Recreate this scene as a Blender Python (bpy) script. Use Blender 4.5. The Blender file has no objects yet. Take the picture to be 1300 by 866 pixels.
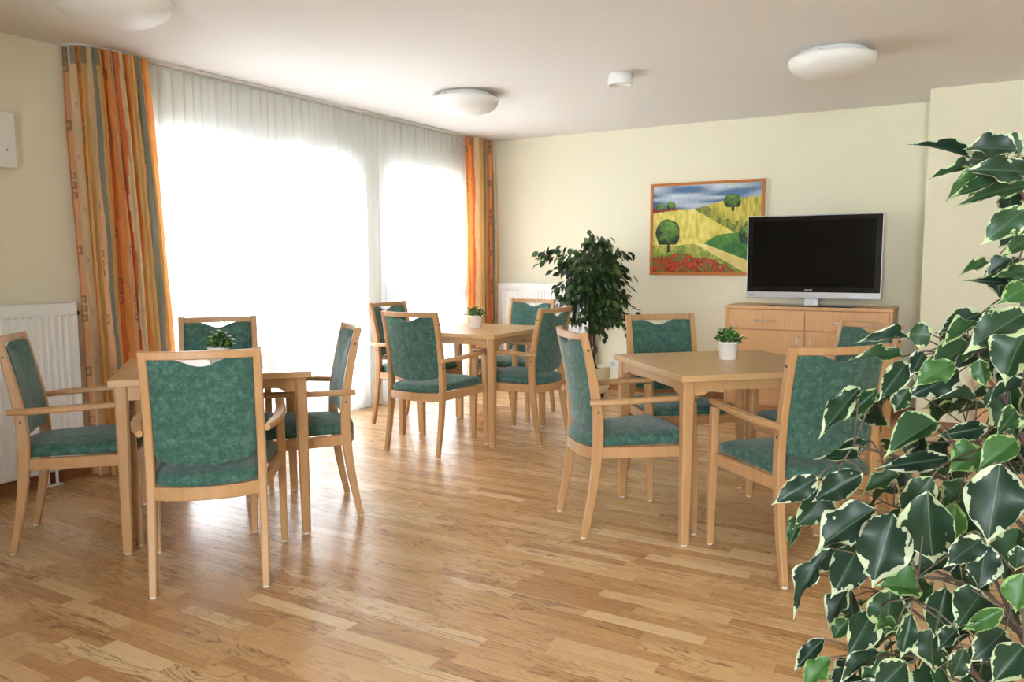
import bpy, bmesh, math, random
import numpy as np
from mathutils import Vector, Matrix

random.seed(7)
rng = np.random.default_rng(7)
scn = bpy.context.scene
COL = scn.collection

# ------------------------------------------------------------------ camera
FPX, YAW, PITCH, ROLL, CAMH = 1012.89, 0.52796, 0.10140, -0.00394, 1.25472
_F = Vector((-math.sin(YAW) * math.cos(PITCH), math.cos(YAW) * math.cos(PITCH), -math.sin(PITCH)))
_R0 = Vector((math.cos(YAW), math.sin(YAW), 0.0))
_U0 = _R0.cross(_F)
_R = _R0 * math.cos(ROLL) + _U0 * math.sin(ROLL)
_U = -_R0 * math.sin(ROLL) + _U0 * math.cos(ROLL)
cd = bpy.data.cameras.new('camera')
cd.sensor_width = 36.0
cd.lens = FPX * 36.0 / 1300.0
cd.clip_start = 0.05
cam = bpy.data.objects.new('camera', cd)
COL.objects.link(cam)
m = Matrix.Identity(4)
for i in range(3):
    m[i][0], m[i][1], m[i][2] = _R[i], _U[i], -_F[i]
m[0][3], m[1][3], m[2][3] = 0.0, 0.0, CAMH
cam.matrix_world = m
scn.camera = cam
CAMP = Vector((0, 0, CAMH))


def project(P):
    d = Vector(P) - CAMP
    z = d.dot(_F)
    return 650 + FPX * d.dot(_R) / z, 433 - FPX * d.dot(_U) / z, z


def at(u, v, depth):
    return CAMP + (_F + _R * ((u - 650) / FPX) + _U * ((433 - v) / FPX)) * depth


# ------------------------------------------------------------------ light
world = bpy.data.worlds.new('overcast_sky')
scn.world = world
world.use_nodes = True
wn = world.node_tree.nodes
wn['Background'].inputs['Color'].default_value = (0.84, 0.93, 1.0, 1)
wn['Background'].inputs['Strength'].default_value = 16.0
scn.view_settings.view_transform = 'Standard'
scn.view_settings.look = 'None'
scn.view_settings.exposure = 1.45
scn.view_settings.gamma = 1.0
scn.view_settings.use_curve_mapping = False

H = 2.458          # ceiling
XW = -4.51         # window wall
YB = 7.087         # back wall
XR, YF = 2.4, -2.2  # right wall and the wall behind the camera
XK, YK = -0.357, 6.564   # projecting block right of the television


def portal(loc, rot, sx, sy):
    l = bpy.data.lights.new('sky_portal', 'AREA')
    l.shape = 'RECTANGLE'
    l.size, l.size_y = sx, sy
    l.cycles.is_portal = True
    o = bpy.data.objects.new('sky_portal', l)
    o.location, o.rotation_euler = loc, rot
    COL.objects.link(o)


portal((-4.84, 4.95, 1.07), (0, -math.pi / 2, 0), 2.1, 3.6)     # over the balcony windows, facing +X
portal((0.4, YF - 0.33, 1.45), (math.pi / 2, 0, 0), 2.0, 1.6)      # over the added fill window behind the camera


# ------------------------------------------------------------------ helpers
def link(name, me, mat=None, parent=None):
    o = bpy.data.objects.new(name, me)
    COL.objects.link(o)
    if mat is not None and me is not None and not me.materials:
        me.materials.append(mat)
    if parent is not None:
        o.parent = parent
    return o


def tag(o, label=None, cat=None, group=None, kind=None):
    if label:
        o['label'] = label
    if cat:
        o['category'] = cat
    if group:
        o['group'] = group
    if kind:
        o['kind'] = kind
    return o


def empty(name, loc=(0, 0, 0), rz=0.0):
    o = bpy.data.objects.new(name, None)
    o.empty_display_size = 0.05
    o.location = loc
    o.rotation_euler = (0, 0, rz)
    COL.objects.link(o)
    return o


def copy_tree(o, parent=None):
    c = o.copy()
    COL.objects.link(c)
    c.parent = parent
    for ch in list(o.children):
        copy_tree(ch, c)
    return c


class MB:
    """collects shapes, becomes one mesh"""

    def __init__(self):
        self.v, self.f, self.sm = [], [], []

    def add(self, verts, faces, smooth=False):
        b = len(self.v)
        self.v += [tuple(p) for p in verts]
        self.f += [tuple(i + b for i in f) for f in faces]
        self.sm += [smooth] * len(faces)
        return self

    def box(self, x0, x1, y0, y1, z0, z1, bev=0.0):
        bm = bmesh.new()
        bmesh.ops.create_cube(bm, size=1.0)
        for v in bm.verts:
            v.co = Vector(((x0 + x1) / 2 + v.co.x * (x1 - x0), (y0 + y1) / 2 + v.co.y * (y1 - y0), (z0 + z1) / 2 + v.co.z * (z1 - z0)))
        if bev > 0:
            bmesh.ops.bevel(bm, geom=bm.edges[:], offset=bev, segments=2, profile=0.6, affect='EDGES')
        bm.verts.index_update()
        self.add([v.co.copy() for v in bm.verts], [[v.index for v in f.verts] for f in bm.faces])
        bm.free()
        return self

    def loft(self, rings, smooth=False, cap=True, closed=True):
        n = len(rings[0])
        verts = [p for r in rings for p in r]
        faces = []
        for i in range(len(rings) - 1):
            for j in range(n if closed else n - 1):
                k = (j + 1) % n
                faces.append((i * n + j, i * n + k, (i + 1) * n + k, (i + 1) * n + j))
        self.add(verts, faces, smooth)
        if cap:
            b = len(self.v) - len(verts)
            self.f.append(tuple(b + j for j in reversed(range(n))))
            self.f.append(tuple(b + (len(rings) - 1) * n + j for j in range(n)))
            self.sm += [False, False]
        return self

    def sweep(self, pts, hw, hd, up=(0, 0, 1), ch=0.25, smooth=False):
        """rounded-rectangle section along pts; hw half size across (side), hd half size along `up`-ish normal"""
        pts = [Vector(p) for p in pts]
        n = len(pts)
        hw = hw if hasattr(hw, '__len__') else [hw] * n
        hd = hd if hasattr(hd, '__len__') else [hd] * n
        up = Vector(up)
        rings = []
        for i, p in enumerate(pts):
            t = (pts[min(i + 1, n - 1)] - pts[max(i - 1, 0)]).normalized()
            s = t.cross(up).normalized()
            w = s.cross(t).normalized()
            a, b = hw[i], hd[i]
            c = ch * min(a, b)
            q = [(a, -b + c), (a, b - c), (a - c, b), (-a + c, b), (-a, b - c), (-a, -b + c), (-a + c, -b), (a - c, -b)]
            rings.append([p + s * x + w * y for x, y in q])
        return self.loft(rings, smooth)

    def tube(self, pts, r, seg=8, smooth=True):
        pts = [Vector(p) for p in pts]
        n = len(pts)
        r = r if hasattr(r, '__len__') else [r] * n
        rings = []
        prev = None
        for i, p in enumerate(pts):
            t = (pts[min(i + 1, n - 1)] - pts[max(i - 1, 0)]).normalized()
            a = prev if prev is not None else (Vector((1, 0, 0)) if abs(t.x) < 0.8 else Vector((0, 1, 0)))
            s = t.cross(a).normalized()
            w = s.cross(t).normalized()
            prev = w
            rings.append([p + (s * math.cos(2 * math.pi * k / seg) + w * math.sin(2 * math.pi * k / seg)) * r[i] for k in range(seg)])
        return self.loft(rings, smooth)

    def lathe(self, prof, c=(0, 0, 0), seg=32, smooth=True, cap=False):
        rings = [[(c[0] + r * math.cos(2 * math.pi * k / seg), c[1] + r * math.sin(2 * math.pi * k / seg), c[2] + z) for k in range(seg)] for r, z in prof]
        return self.loft(rings, smooth, cap)

    def cyl(self, c, axis, r, h, seg=16):
        axis = Vector(axis).normalized()
        return self.tube([Vector(c), Vector(c) + axis * h], r, seg, False)

    def prism(self, poly, y0, y1, axis='y'):
        """extrude a 2D outline (a,b): axis y -> (a,y,b)"""
        def mp(a, b, d):
            return (a, d, b) if axis == 'y' else ((d, a, b) if axis == 'x' else (a, b, d))
        return self.loft([[mp(a, b, y0) for a, b in poly], [mp(a, b, y1) for a, b in poly]])

    def mesh(self, name):
        me = bpy.data.meshes.new(name)
        me.from_pydata([tuple(p) for p in self.v], [], self.f)
        me.polygons.foreach_set('use_smooth', self.sm)
        bm = bmesh.new()
        bm.from_mesh(me)
        bmesh.ops.recalc_face_normals(bm, faces=bm.faces[:])
        bm.to_mesh(me)
        bm.free()
        return me

    def build(self, name, mat, parent=None):
        return link(name, self.mesh(name), mat, parent)


def grid_mesh(name, P, smooth=True, cols=None):
    """P: (rows, cols, 3) array"""
    r, c, _ = P.shape
    idx = np.arange(r * c).reshape(r, c)
    f = np.stack([idx[:-1, :-1], idx[:-1, 1:], idx[1:, 1:], idx[1:, :-1]], -1).reshape(-1, 4)
    me = bpy.data.meshes.new(name)
    me.from_pydata(P.reshape(-1, 3).tolist(), [], f.tolist())
    me.polygons.foreach_set('use_smooth', [smooth] * len(f))
    if cols is not None:
        a = me.color_attributes.new('Col', 'FLOAT_COLOR', 'POINT')
        cc = np.ones((r * c, 4), np.float32)
        cc[:, :3] = cols.reshape(-1, 3)
        a.data.foreach_set('color', cc.ravel())
    return me


# ------------------------------------------------------------------ materials
def mat(name, col=(0.8, 0.8, 0.8), rough=0.5, metal=0.0, spec=0.5):
    mt = bpy.data.materials.new(name)
    mt.use_nodes = True
    b = mt.node_tree.nodes['Principled BSDF']
    b.inputs['Base Color'].default_value = (*col, 1)
    b.inputs['Roughness'].default_value = rough
    b.inputs['Metallic'].default_value = metal
    b.inputs['Specular IOR Level'].default_value = spec
    return mt


class N:
    def __init__(self, mt):
        self.t = mt.node_tree
        self.b = self.t.nodes.get('Principled BSDF')
        self.o = self.t.nodes.get('Material Output')

    def new(self, kind, **kw):
        n = self.t.nodes.new(kind)
        for k, v in kw.items():
            if k in n.inputs.keys() if isinstance(k, str) else False:
                n.inputs[k].default_value = v
            else:
                setattr(n, k, v)
        return n

    def l(self, a, b):
        self.t.links.new(a, b)

    def math(self, op, a, b=None):
        n = self.t.nodes.new('ShaderNodeMath')
        n.operation = op
        for i, x in enumerate((a, b)):
            if x is None:
                continue
            if isinstance(x, (int, float)):
                n.inputs[i].default_value = x
            else:
                self.l(x, n.inputs[i])
        return n.outputs[0]

    def mapping(self, src, scale=(1, 1, 1), loc=(0, 0, 0)):
        n = self.t.nodes.new('ShaderNodeMapping')
        n.inputs['Scale'].default_value = scale
        n.inputs['Location'].default_value = loc
        self.l(src, n.inputs['Vector'])
        return n.outputs[0]

    def noise(self, vec, scale=5, detail=3, rough=0.5, dist=0.0):
        n = self.t.nodes.new('ShaderNodeTexNoise')
        n.inputs['Scale'].default_value = scale
        n.inputs['Detail'].default_value = detail
        n.inputs['Roughness'].default_value = rough
        n.inputs['Distortion'].default_value = dist
        if vec is not None:
            self.l(vec, n.inputs['Vector'])
        return n.outputs['Fac']

    def ramp(self, fac, stops, interp='LINEAR'):
        n = self.t.nodes.new('ShaderNodeValToRGB')
        n.color_ramp.interpolation = interp
        el = n.color_ramp.elements
        while len(el) < len(stops):
            el.new(0.5)
        for e, (p, c) in zip(el, stops):
            e.position = p
            e.color = (*c, 1)
        self.l(fac, n.inputs[0])
        return n.outputs[0]

    def mix(self, fac, a, b, blend='MIX'):
        n = self.t.nodes.new('ShaderNodeMix')
        n.data_type = 'RGBA'
        n.blend_type = blend
        for s, x in ((0, fac), (6, a), (7, b)):
            if isinstance(x, (int, float)):
                n.inputs[s].default_value = x
            elif isinstance(x, tuple):
                n.inputs[s].default_value = (*x, 1)
            else:
                self.l(x, n.inputs[s])
        return n.outputs[2]

    def bump(self, h, strength=0.2, dist=0.01):
        n = self.t.nodes.new('ShaderNodeBump')
        n.inputs['Strength'].default_value = strength
        n.inputs['Distance'].default_value = dist
        self.l(h, n.inputs['Height'])
        self.l(n.outputs[0], self.b.inputs['Normal'])


def wood_mat(name, c0, c1, scale=(40, 40, 4), rough=0.38):
    mt = mat(name, c0, rough, spec=0.4)
    n = N(mt)
    tc = n.new('ShaderNodeTexCoord')
    oi = n.new('ShaderNodeObjectInfo')
    add = n.new('ShaderNodeVectorMath')
    add.operation = 'ADD'
    n.l(tc.outputs['Object'], add.inputs[0])
    n.l(oi.outputs['Random'], add.inputs[1])
    f = n.noise(n.mapping(add.outputs[0], scale), 1.0, 4, 0.6, 0.4)
    f2 = n.noise(n.mapping(add.outputs[0], tuple(s * 6 for s in scale)), 1.0, 2, 0.6)
    f = n.math('ADD', n.math('MULTIPLY', f, 0.75), n.math('MULTIPLY', f2, 0.25))
    n.l(n.ramp(f, [(0.3, c0), (0.7, c1)]), n.b.inputs['Base Color'])
    return mt


def lin(r, g, b):
    return tuple(((x / 255) / 12.92 if x / 255 <= 0.04045 else ((x / 255 + 0.055) / 1.055) ** 2.4) for x in (r, g, b))


BEECH = wood_mat('beech_wood', lin(181, 136, 90), lin(197, 154, 108), (30, 30, 5))
BEECH_TOP = wood_mat('beech_table_top', lin(190, 150, 102), lin(204, 166, 118), (3, 40, 40), 0.3)
BEECH_CAB = wood_mat('beech_cabinet', lin(214, 165, 117), lin(226, 181, 133), (60, 60, 3), 0.4)
WALL = mat('cream_wall_paint', lin(237, 231, 206), 0.85, spec=0.2)
CEIL = mat('ceiling_paint', lin(240, 237, 234), 0.9, spec=0.1)
WHITE = mat('white_enamel', lin(240, 240, 238), 0.35)
WHITEP = mat('white_plastic', lin(236, 236, 232), 0.4)
BROWN = wood_mat('skirting_wood', lin(140, 92, 55), lin(160, 108, 68), (4, 4, 60), 0.4)
STEEL = mat('brushed_steel', (0.62, 0.62, 0.62), 0.3, 1.0)
DARKM = mat('dark_bolt_metal', (0.12, 0.11, 0.1), 0.4, 0.8)
SILVER = mat('silver_plastic', lin(196, 196, 200), 0.35, 0.35)
BLACKG = mat('black_gloss', (0.004, 0.004, 0.005), 0.12)
SCREEN = mat('screen_glass', (0.004, 0.004, 0.004), 0.12, 0.0, 0.2)
BLACKP = mat('black_plastic', (0.012, 0.012, 0.012), 0.45)
FELT = mat('felt_glide', lin(225, 222, 215), 0.8)
SOIL = mat('potting_soil', (0.03, 0.02, 0.014), 0.95)
for w in (WALL, CEIL):
    n = N(w)
    tc = n.new('ShaderNodeNewGeometry')
    n.bump(n.noise(tc.outputs['Position'], 160, 3), 0.06, 0.004)

# green mottled upholstery
GREEN = mat('green_suede', lin(84, 130, 114), 0.85, spec=0.2)
n = N(GREEN)
tc = n.new('ShaderNodeTexCoord')
oi = n.new('ShaderNodeObjectInfo')
add = n.new('ShaderNodeVectorMath')
add.operation = 'ADD'
n.l(tc.outputs['Object'], add.inputs[0])
n.l(oi.outputs['Random'], add.inputs[1])
f = n.math('ADD', n.math('MULTIPLY', n.noise(add.outputs[0], 36, 5, 0.65, 0.6), 0.7), n.math('MULTIPLY', n.noise(add.outputs[0], 130, 3, 0.6), 0.3))
n.l(n.ramp(f, [(0.30, lin(44, 76, 66)), (0.5, lin(63, 98, 86)), (0.74, lin(106, 140, 125))]), n.b.inputs['Base Color'])
n.b.inputs['Sheen Weight'].default_value = 0.25
n.bump(n.noise(add.outputs[0], 300, 2), 0.15, 0.002)

# oak strips
OAK = mat('oak_strip', (0.5, 0.3, 0.15), 0.27, spec=0.45)
n = N(OAK)
ge = n.new('ShaderNodeNewGeometry')
oi = n.new('ShaderNodeObjectInfo')
at_ = n.new('ShaderNodeAttribute', attribute_name='tone')
rnd = n.math('FRACT', n.math('ADD', oi.outputs['Random'], at_.outputs['Fac']))
cx = n.new('ShaderNodeCombineXYZ')
n.l(n.math('MULTIPLY', rnd, 37.0), cx.inputs[0])
n.l(n.math('MULTIPLY', rnd, 91.0), cx.inputs[1])
n.l(n.math('MULTIPLY', rnd, 53.0), cx.inputs[2])
va = n.new('ShaderNodeVectorMath')
va.operation = 'ADD'
n.l(ge.outputs['Position'], va.inputs[0])
n.l(cx.outputs[0], va.inputs[1])
fine = n.noise(n.mapping(va.outputs[0], (5, 260, 1)), 1.0, 3, 0.6)
big = n.noise(n.mapping(va.outputs[0], (2.2, 13, 1)), 1.0, 3, 0.5, 0.8)
rings = n.math('FRACT', n.math('MULTIPLY', big, 9.0))
ringl = n.math('POWER', n.math('ABSOLUTE', n.math('SUBTRACT', n.math('MULTIPLY', rings, 2.0), 1.0)), 4.0)
rr = n.math('FRACT', n.math('MULTIPLY', rnd, 7.31))
tone = n.ramp(rnd, [(0.0, lin(190, 143, 96)), (0.2, lin(208, 162, 110)), (0.5, lin(218, 174, 121)), (0.8, lin(227, 187, 135)), (1.0, lin(240, 208, 160))])
c = n.mix(n.math('MULTIPLY', fine, 0.34), tone, lin(140, 96, 58))
c = n.mix(n.math('MULTIPLY', n.math('MULTIPLY', ringl, 0.95), rr), c, lin(112, 74, 42))
n.l(c, n.b.inputs['Base Color'])
n.l(n.math('ADD', 0.22, n.math('MULTIPLY', fine, 0.12)), n.b.inputs['Roughness'])
n.bump(fine, 0.05, 0.002)


def glass_mat():
    mt = bpy.data.materials.new('window_glass')
    mt.use_nodes = True
    n = N(mt)
    tr = n.new('ShaderNodeBsdfTransparent')
    gl = n.new('ShaderNodeBsdfGlossy')
    gl.inputs['Roughness'].default_value = 0.02
    fr = n.new('ShaderNodeFresnel')
    fr.inputs[0].default_value = 1.45
    mx = n.new('ShaderNodeMixShader')
    n.l(fr.outputs[0], mx.inputs[0])
    n.l(tr.outputs[0], mx.inputs[1])
    n.l(gl.outputs[0], mx.inputs[2])
    n.l(mx.outputs[0], n.o.inputs[0])
    return mt


GLASS = glass_mat()


def cloth_mat(name, col=None, transp=0.0, trans=0.4, attr=None, tint=(1, 1, 1)):
    mt = bpy.data.materials.new(name)
    mt.use_nodes = True
    n = N(mt)
    df = n.new('ShaderNodeBsdfDiffuse')
    tl = n.new('ShaderNodeBsdfTranslucent')
    for s in (df, tl):
        if attr:
            a = n.new('ShaderNodeAttribute', attribute_name=attr)
            n.l(a.outputs['Color'], s.inputs['Color'])
        else:
            s.inputs['Color'].default_value = (*col, 1)
    mx = n.new('ShaderNodeMixShader')
    mx.inputs[0].default_value = trans
    n.l(df.outputs[0], mx.inputs[1])
    n.l(tl.outputs[0], mx.inputs[2])
    out = mx
    if transp > 0:
        tp = n.new('ShaderNodeBsdfTransparent')
        tp.inputs[0].default_value = (*tint, 1)
        m2 = n.new('ShaderNodeMixShader')
        m2.inputs[0].default_value = transp
        n.l(mx.outputs[0], m2.inputs[1])
        n.l(tp.outputs[0], m2.inputs[2])
        out = m2
    n.l(out.outputs[0], n.o.inputs[0])
    return mt


SHEER = cloth_mat('sheer_voile', (0.93, 0.945, 0.97), 0.14, 0.66)
DRAPE = cloth_mat('printed_drape', None, 0.0, 0.42, 'Col')


# ------------------------------------------------------------------ the room shell
def struct(name, mb, mt, label=None):
    o = mb.build(name, mt)
    tag(o, label, None, None, 'structure')
    return o


ZLIN = 2.12
WY0, WY1 = 3.15, 6.75
floor = struct('floor', MB().box(XW - 0.3, XR + 0.3, YF - 0.3, YB + 0.3, -0.2, -0.012), mat('floor_screed', (0.18, 0.11, 0.06), 0.8), 'glossy oak strip parquet floor')
ceil = struct('ceiling', MB().box(XW - 0.3, XR + 0.3, YF - 0.3, YB + 0.3, H, H + 0.2), CEIL, 'smooth off white ceiling')
wl = MB()
wl.box(XW - 0.3, XW, YF - 0.3, WY0, 0, H)
wl.box(XW - 0.3, XW, WY1, YB + 0.3, 0, H)
wl.box(XW - 0.3, XW, WY0, WY1, ZLIN, H)
wl.box(XW - 0.3, XW, 5.22, 5.46, 0, ZLIN)
struct('wall_left', wl, WALL, 'cream painted wall with the balcony windows')
struct('wall_back', MB().box(XW, XR + 0.3, YB, YB + 0.3, 0, H), WALL, 'cream painted back wall behind the television')
struct('wall_projection', MB().box(XK, XR, YK, YB, 0, H), WALL, 'cream painted wall block projecting right of the television')
struct('wall_right', MB().box(XR, XR + 0.3, YF - 0.3, YB, 0, H), WALL, 'cream painted side wall')
wf = MB()
wf.box(XW, -0.6, YF - 0.3, YF, 0, H)
wf.box(1.4, XR, YF - 0.3, YF, 0, H)
wf.box(-0.6, 1.4, YF - 0.3, YF, 0, 0.65)
wf.box(-0.6, 1.4, YF - 0.3, YF, 2.25, H)
struct('wall_front', wf, WALL, 'cream painted wall with an added fill light window facing the television')

# skirting boards
struct('baseboard_back', MB().box(XW, XK, YB - 0.015, YB, 0, 0.06, 0.002), BROWN, 'low wooden skirting along the back wall')
bb = MB().box(XK, XR, YK - 0.015, YK, 0, 0.06, 0.002)
bb.box(XK - 0.015, XK, YK - 0.015, YB - 0.016, 0, 0.06, 0.002)
struct('baseboard_right', bb, BROWN, 'low wooden skirting along the projecting wall block')
bl = MB().box(XW, XW + 0.015, YF, WY0, 0, 0.06, 0.002)
bl.box(XW, XW + 0.015, WY1, YB - 0.016, 0, 0.06, 0.002)
struct('baseboard_left', bl, BROWN, 'low wooden skirting below the radiator')
FRAME = mat('white_window_frame', lin(225, 228, 232), 0.4)


def window(name, y0, y1, splits, rail, label, leaves=1):
    """frame with mullions, panes, in the opening of the window wall"""
    x0, x1 = XW - 0.2, XW - 0.13
    r = empty(name, (0, 0, 0))
    tag(r, label, None, None, 'structure')
    f = MB()
    f.box(x0, x1, y0, y0 + 0.06, 0.0, ZLIN, 0.004)
    f.box(x0, x1, y1 - 0.06, y1, 0.0, ZLIN, 0.004)
    f.box(x0, x1, y0 + 0.06, y1 - 0.06, ZLIN - 0.07, ZLIN, 0.004)
    f.box(x0, x1, y0 + 0.06, y1 - 0.06, 0.0, 0.1, 0.004)
    f.build('window_frame', FRAME, r)
    ys = [y0 + 0.06] + splits + [y1 - 0.06]
    for a, b in zip(ys[:-1], ys[1:]):
        zs = [(0.1, rail[0]), (rail[1], ZLIN - 0.07)] if rail else [(0.1, ZLIN - 0.07)]
        if rail:
            MB().box(x0 + 0.002, x1 - 0.002, a, b, rail[0], rail[1], 0.004).build('window_rail', FRAME, r)
        for za, zb in zs:
            s = MB()
            w = 0.055
            s.box(x0 + 0.01, x1 + 0.012, a + 0.003, a + w, za, zb, 0.004)
            s.box(x0 + 0.01, x1 + 0.012, b - w, b - 0.003, za, zb, 0.004)
            s.box(x0 + 0.01, x1 + 0.012, a + w, b - w, za, za + w, 0.004)
            s.box(x0 + 0.01, x1 + 0.012, a + w, b - w, zb - w, zb, 0.004)
            sa = s.build('window_sash', FRAME, r)
            MB().box((x0 + x1) / 2 - 0.004, (x0 + x1) / 2 + 0.004, a + w - 0.005, b - w + 0.005, za + w - 0.005, zb - w + 0.005).build('pane', GLASS, sa)
        MB().box(x1 + 0.012, x1 + 0.028, b - 0.04, b - 0.02, 1.12, 1.24, 0.004).build('window_handle', STEEL, r)
    return r


window('window_1', WY0, 4.14, [], (0.88, 1.05), 'white framed balcony window nearest the orange curtain and long radiator')
window('door_1', 4.14, 5.22, [4.68], None, 'white framed double glass balcony door behind the sheer curtain')
window('window_2', 5.46, WY1, [6.1], (0.88, 1.05), 'white framed two pane balcony window nearest the back wall')
# unseen wide window added behind the camera to bring in fill light
r = empty('added_fill_window')
tag(r, 'added white framed fill light window in the wall facing the television', None, None, 'structure')
f = MB()
f.box(-0.6, 1.4, YF - 0.2, YF - 0.13, 0.65, 0.72, 0.004).box(-0.6, 1.4, YF - 0.2, YF - 0.13, 2.18, 2.25, 0.004)
for x in (-0.6, 0.365, 1.33):
    f.box(x, x + 0.07, YF - 0.2, YF - 0.13, 0.72, 2.18, 0.004)
f.build('window_frame', FRAME, r)
for x in (-0.53, 0.435):
    MB().box(x, x + 0.895, YF - 0.17, YF - 0.162, 0.72, 2.18).build('pane', GLASS, r)

# outside: ground, balcony slab and the house opposite
struct('ground_outside', MB().box(-60, -5.9, -30, 45, -3.3, -3.1), mat('paving_outside', lin(190, 188, 182), 0.9), 'pale paving outside the balcony')
struct('balcony_slab', MB().box(-5.9, XW - 0.3, 2.6, 7.4, -0.2, -0.03), mat('balcony_concrete', lin(200, 198, 194), 0.9), 'pale concrete balcony slab outside the glass door')
hb = empty('neighbouring_house', (-17, 6, -3.1))
tag(hb, 'pale house opposite seen faintly through the sheer curtain', 'building')
FAC = mat('pale_render', lin(236, 226, 214), 0.9)
MB().box(-6, 0, -11, 14, 0, 7.2).build('wall', FAC, hb)
MB().prism([(-6.6, 7.2), (0.5, 7.2), (-3, 9.4)], -11.4, 14.4).build('roof', mat('clay_roof_tiles', lin(178, 120, 96), 0.9), hb)
wme = None
for iy in range(7):
    for iz in range(2):
        if wme is None:
            wme = MB().box(0, 0.06, -0.62, 0.62, 0, 1.5).mesh('window')
            wme.materials.append(mat('far_window_frame', lin(240, 240, 240), 0.5))
            pme = MB().box(0.06, 0.075, -0.52, 0.52, 0.1, 1.4).mesh('pane')
            pme.materials.append(mat('far_window_glass', lin(120, 132, 146), 0.15))
        w_ = link('window', wme, None, hb)
        w_.location = (0, -9.2 + iy * 3.5, 1.2 + iz * 3.1)
        link('pane', pme, None, w_)

# ------------------------------------------------------------------ parquet strips
SW = 0.0622
rows = []
y = YF
r_i = 0
while y < YB:
    rows.append((y, min(y + SW, YB)))
    y += SW
LENS = [0.30, 0.36, 0.43, 0.49, 0.49]
cand = []
for ri, (ya, yb) in enumerate(rows):
    x = XW - random.random() * 0.45
    while x < XR:
        L = random.choice(LENS)
        x0, x1 = max(x, XW), min(x + L, XR)
        x += L
        if x1 - x0 < 0.01:
            continue
        if ya >= YK and x0 >= XK:
            continue
        full = (x1 - x0 > L - 1e-6) and (yb - ya > SW - 1e-6)
        score = 0.0
        if full:
            P = Vector(((x0 + x1) / 2, (ya + yb) / 2, 0)) - CAMP
            if P.dot(_F) > 0.3:
                u, v, z = project(((x0 + x1) / 2, (ya + yb) / 2, 0))
                if -30 < u < 1200 and 520 < v < 880:
                    score = 1.0 / z
                    if u > 1010:
                        score *= 0.2
        cand.append((score, x0, x1, ya, yb, L))
order = sorted(range(len(cand)), key=lambda i: -cand[i][0])
single = set(i for i in order[:296] if cand[i][0] > 0)
G = 0.0003


def strip_geo(L, W, z=0.0):
    b = 0.0006
    v = [(0, 0, -0.011), (L, 0, -0.011), (L, W, -0.011), (0, W, -0.011),
         (0, 0, z - b), (L, 0, z - b), (L, W, z - b), (0, W, z - b),
         (b, b, z), (L - b, b, z), (L - b, W - b, z), (b, W - b, z)]
    fc = [(0, 1, 5, 4), (1, 2, 6, 5), (2, 3, 7, 6), (3, 0, 4, 7), (4, 5, 9, 8), (5, 6, 10, 9), (6, 7, 11, 10), (7, 4, 8, 11), (8, 9, 10, 11)]
    return v, fc


smesh = {}
rest = MB()
tones = []
for i, (sc, x0, x1, ya, yb, L) in enumerate(cand):
    if i in single:
        if L not in smesh:
            b = MB()
            b.add(*strip_geo(L - 2 * G, SW - 2 * G))
            smesh[L] = b.mesh('parquet_strip')
            smesh[L].materials.append(OAK)
        o = link('parquet_strip', smesh[L], None, floor)
        o.location = (x0 + G, ya + G, 0)
    else:
        v, fc = strip_geo(x1 - x0 - 2 * G, yb - ya - 2 * G)
        rest.add([(a + x0 + G, b + ya + G, c) for a, b, c in v], fc)
        tones += [random.random()] * len(v)
me = bpy.data.meshes.new('parquet')
me.from_pydata(rest.v, [], rest.f)
a = me.attributes.new('tone', 'FLOAT', 'POINT')
a.data.foreach_set('value', tones)
po = link('parquet_field', me, OAK, floor)
po['kind'] = 'stuff'

# ------------------------------------------------------------------ tables
TH, TS = 0.76, 0.83


def make_table():
    r = empty('dining_table')
    k = TS / 2
    MB().box(-k, k, -k, k, TH - 0.028, TH, 0.003).build('table_top', BEECH_TOP, r)
    q = k - 0.02

    def apron():
        n_ = 10
        zt, zc, zm = TH - 0.028, TH - 0.092, TH - 0.073
        a = k - 0.072
        pts = [(-a, zt), (a, zt), (a, zc)]
        pts += [(a - 0.035, zc)]
        for i in range(n_ + 1):
            t = i / n_
            pts.append((a - 0.035 - 0.05 * t, zc + (zm - zc) * (0.5 - 0.5 * math.cos(math.pi * t))))
        for i in range(n_ + 1):
            t = 1 - i / n_
            pts.append((-a + 0.035 + 0.05 * t, zc + (zm - zc) * (0.5 - 0.5 * math.cos(math.pi * t))))
        pts += [(-a + 0.035, zc), (-a, zc)]
        return MB().prism(pts, -0.011, 0.011).mesh('apron')
    am = apron()
    am.materials.append(BEECH)
    for i in range(4):
        o = link('apron', am, None, r)
        an = i * math.pi / 2
        o.rotation_euler = (0, 0, an)
        d = q - 0.02
        o.location = (math.sin(an) * d, -math.cos(an) * d, 0)
    lm = MB().loft([[(sx * a + cx_, sy * a + cy_, z) for sx, sy in ((1, .7), (.7, 1), (-.7, 1), (-1, .7), (-1, -.7), (-.7, -1), (.7, -1), (1, -.7))]
                    for z, a, cx_, cy_ in ((0.008, 0.0195, 0.006, 0.006), (0.66, 0.0265, 0, 0), (TH - 0.028, 0.0265, 0, 0))]).mesh('leg')
    lm.materials.append(BEECH)
    gm = MB().cyl((0.006, 0.006, 0), (0, 0, 1), 0.015, 0.008).mesh('foot_glide')
    gm.materials.append(FELT)
    for i, (sx, sy) in enumerate(((1, 1), (-1, 1), (-1, -1), (1, -1))):
        o = link('leg', lm, None, r)
        o.location = (sx * (q - 0.0265), sy * (q - 0.0265), 0)
        o.rotation_euler = (0, 0, i * math.pi / 2)
        link('foot_glide', gm, None, o)
    return r


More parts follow.
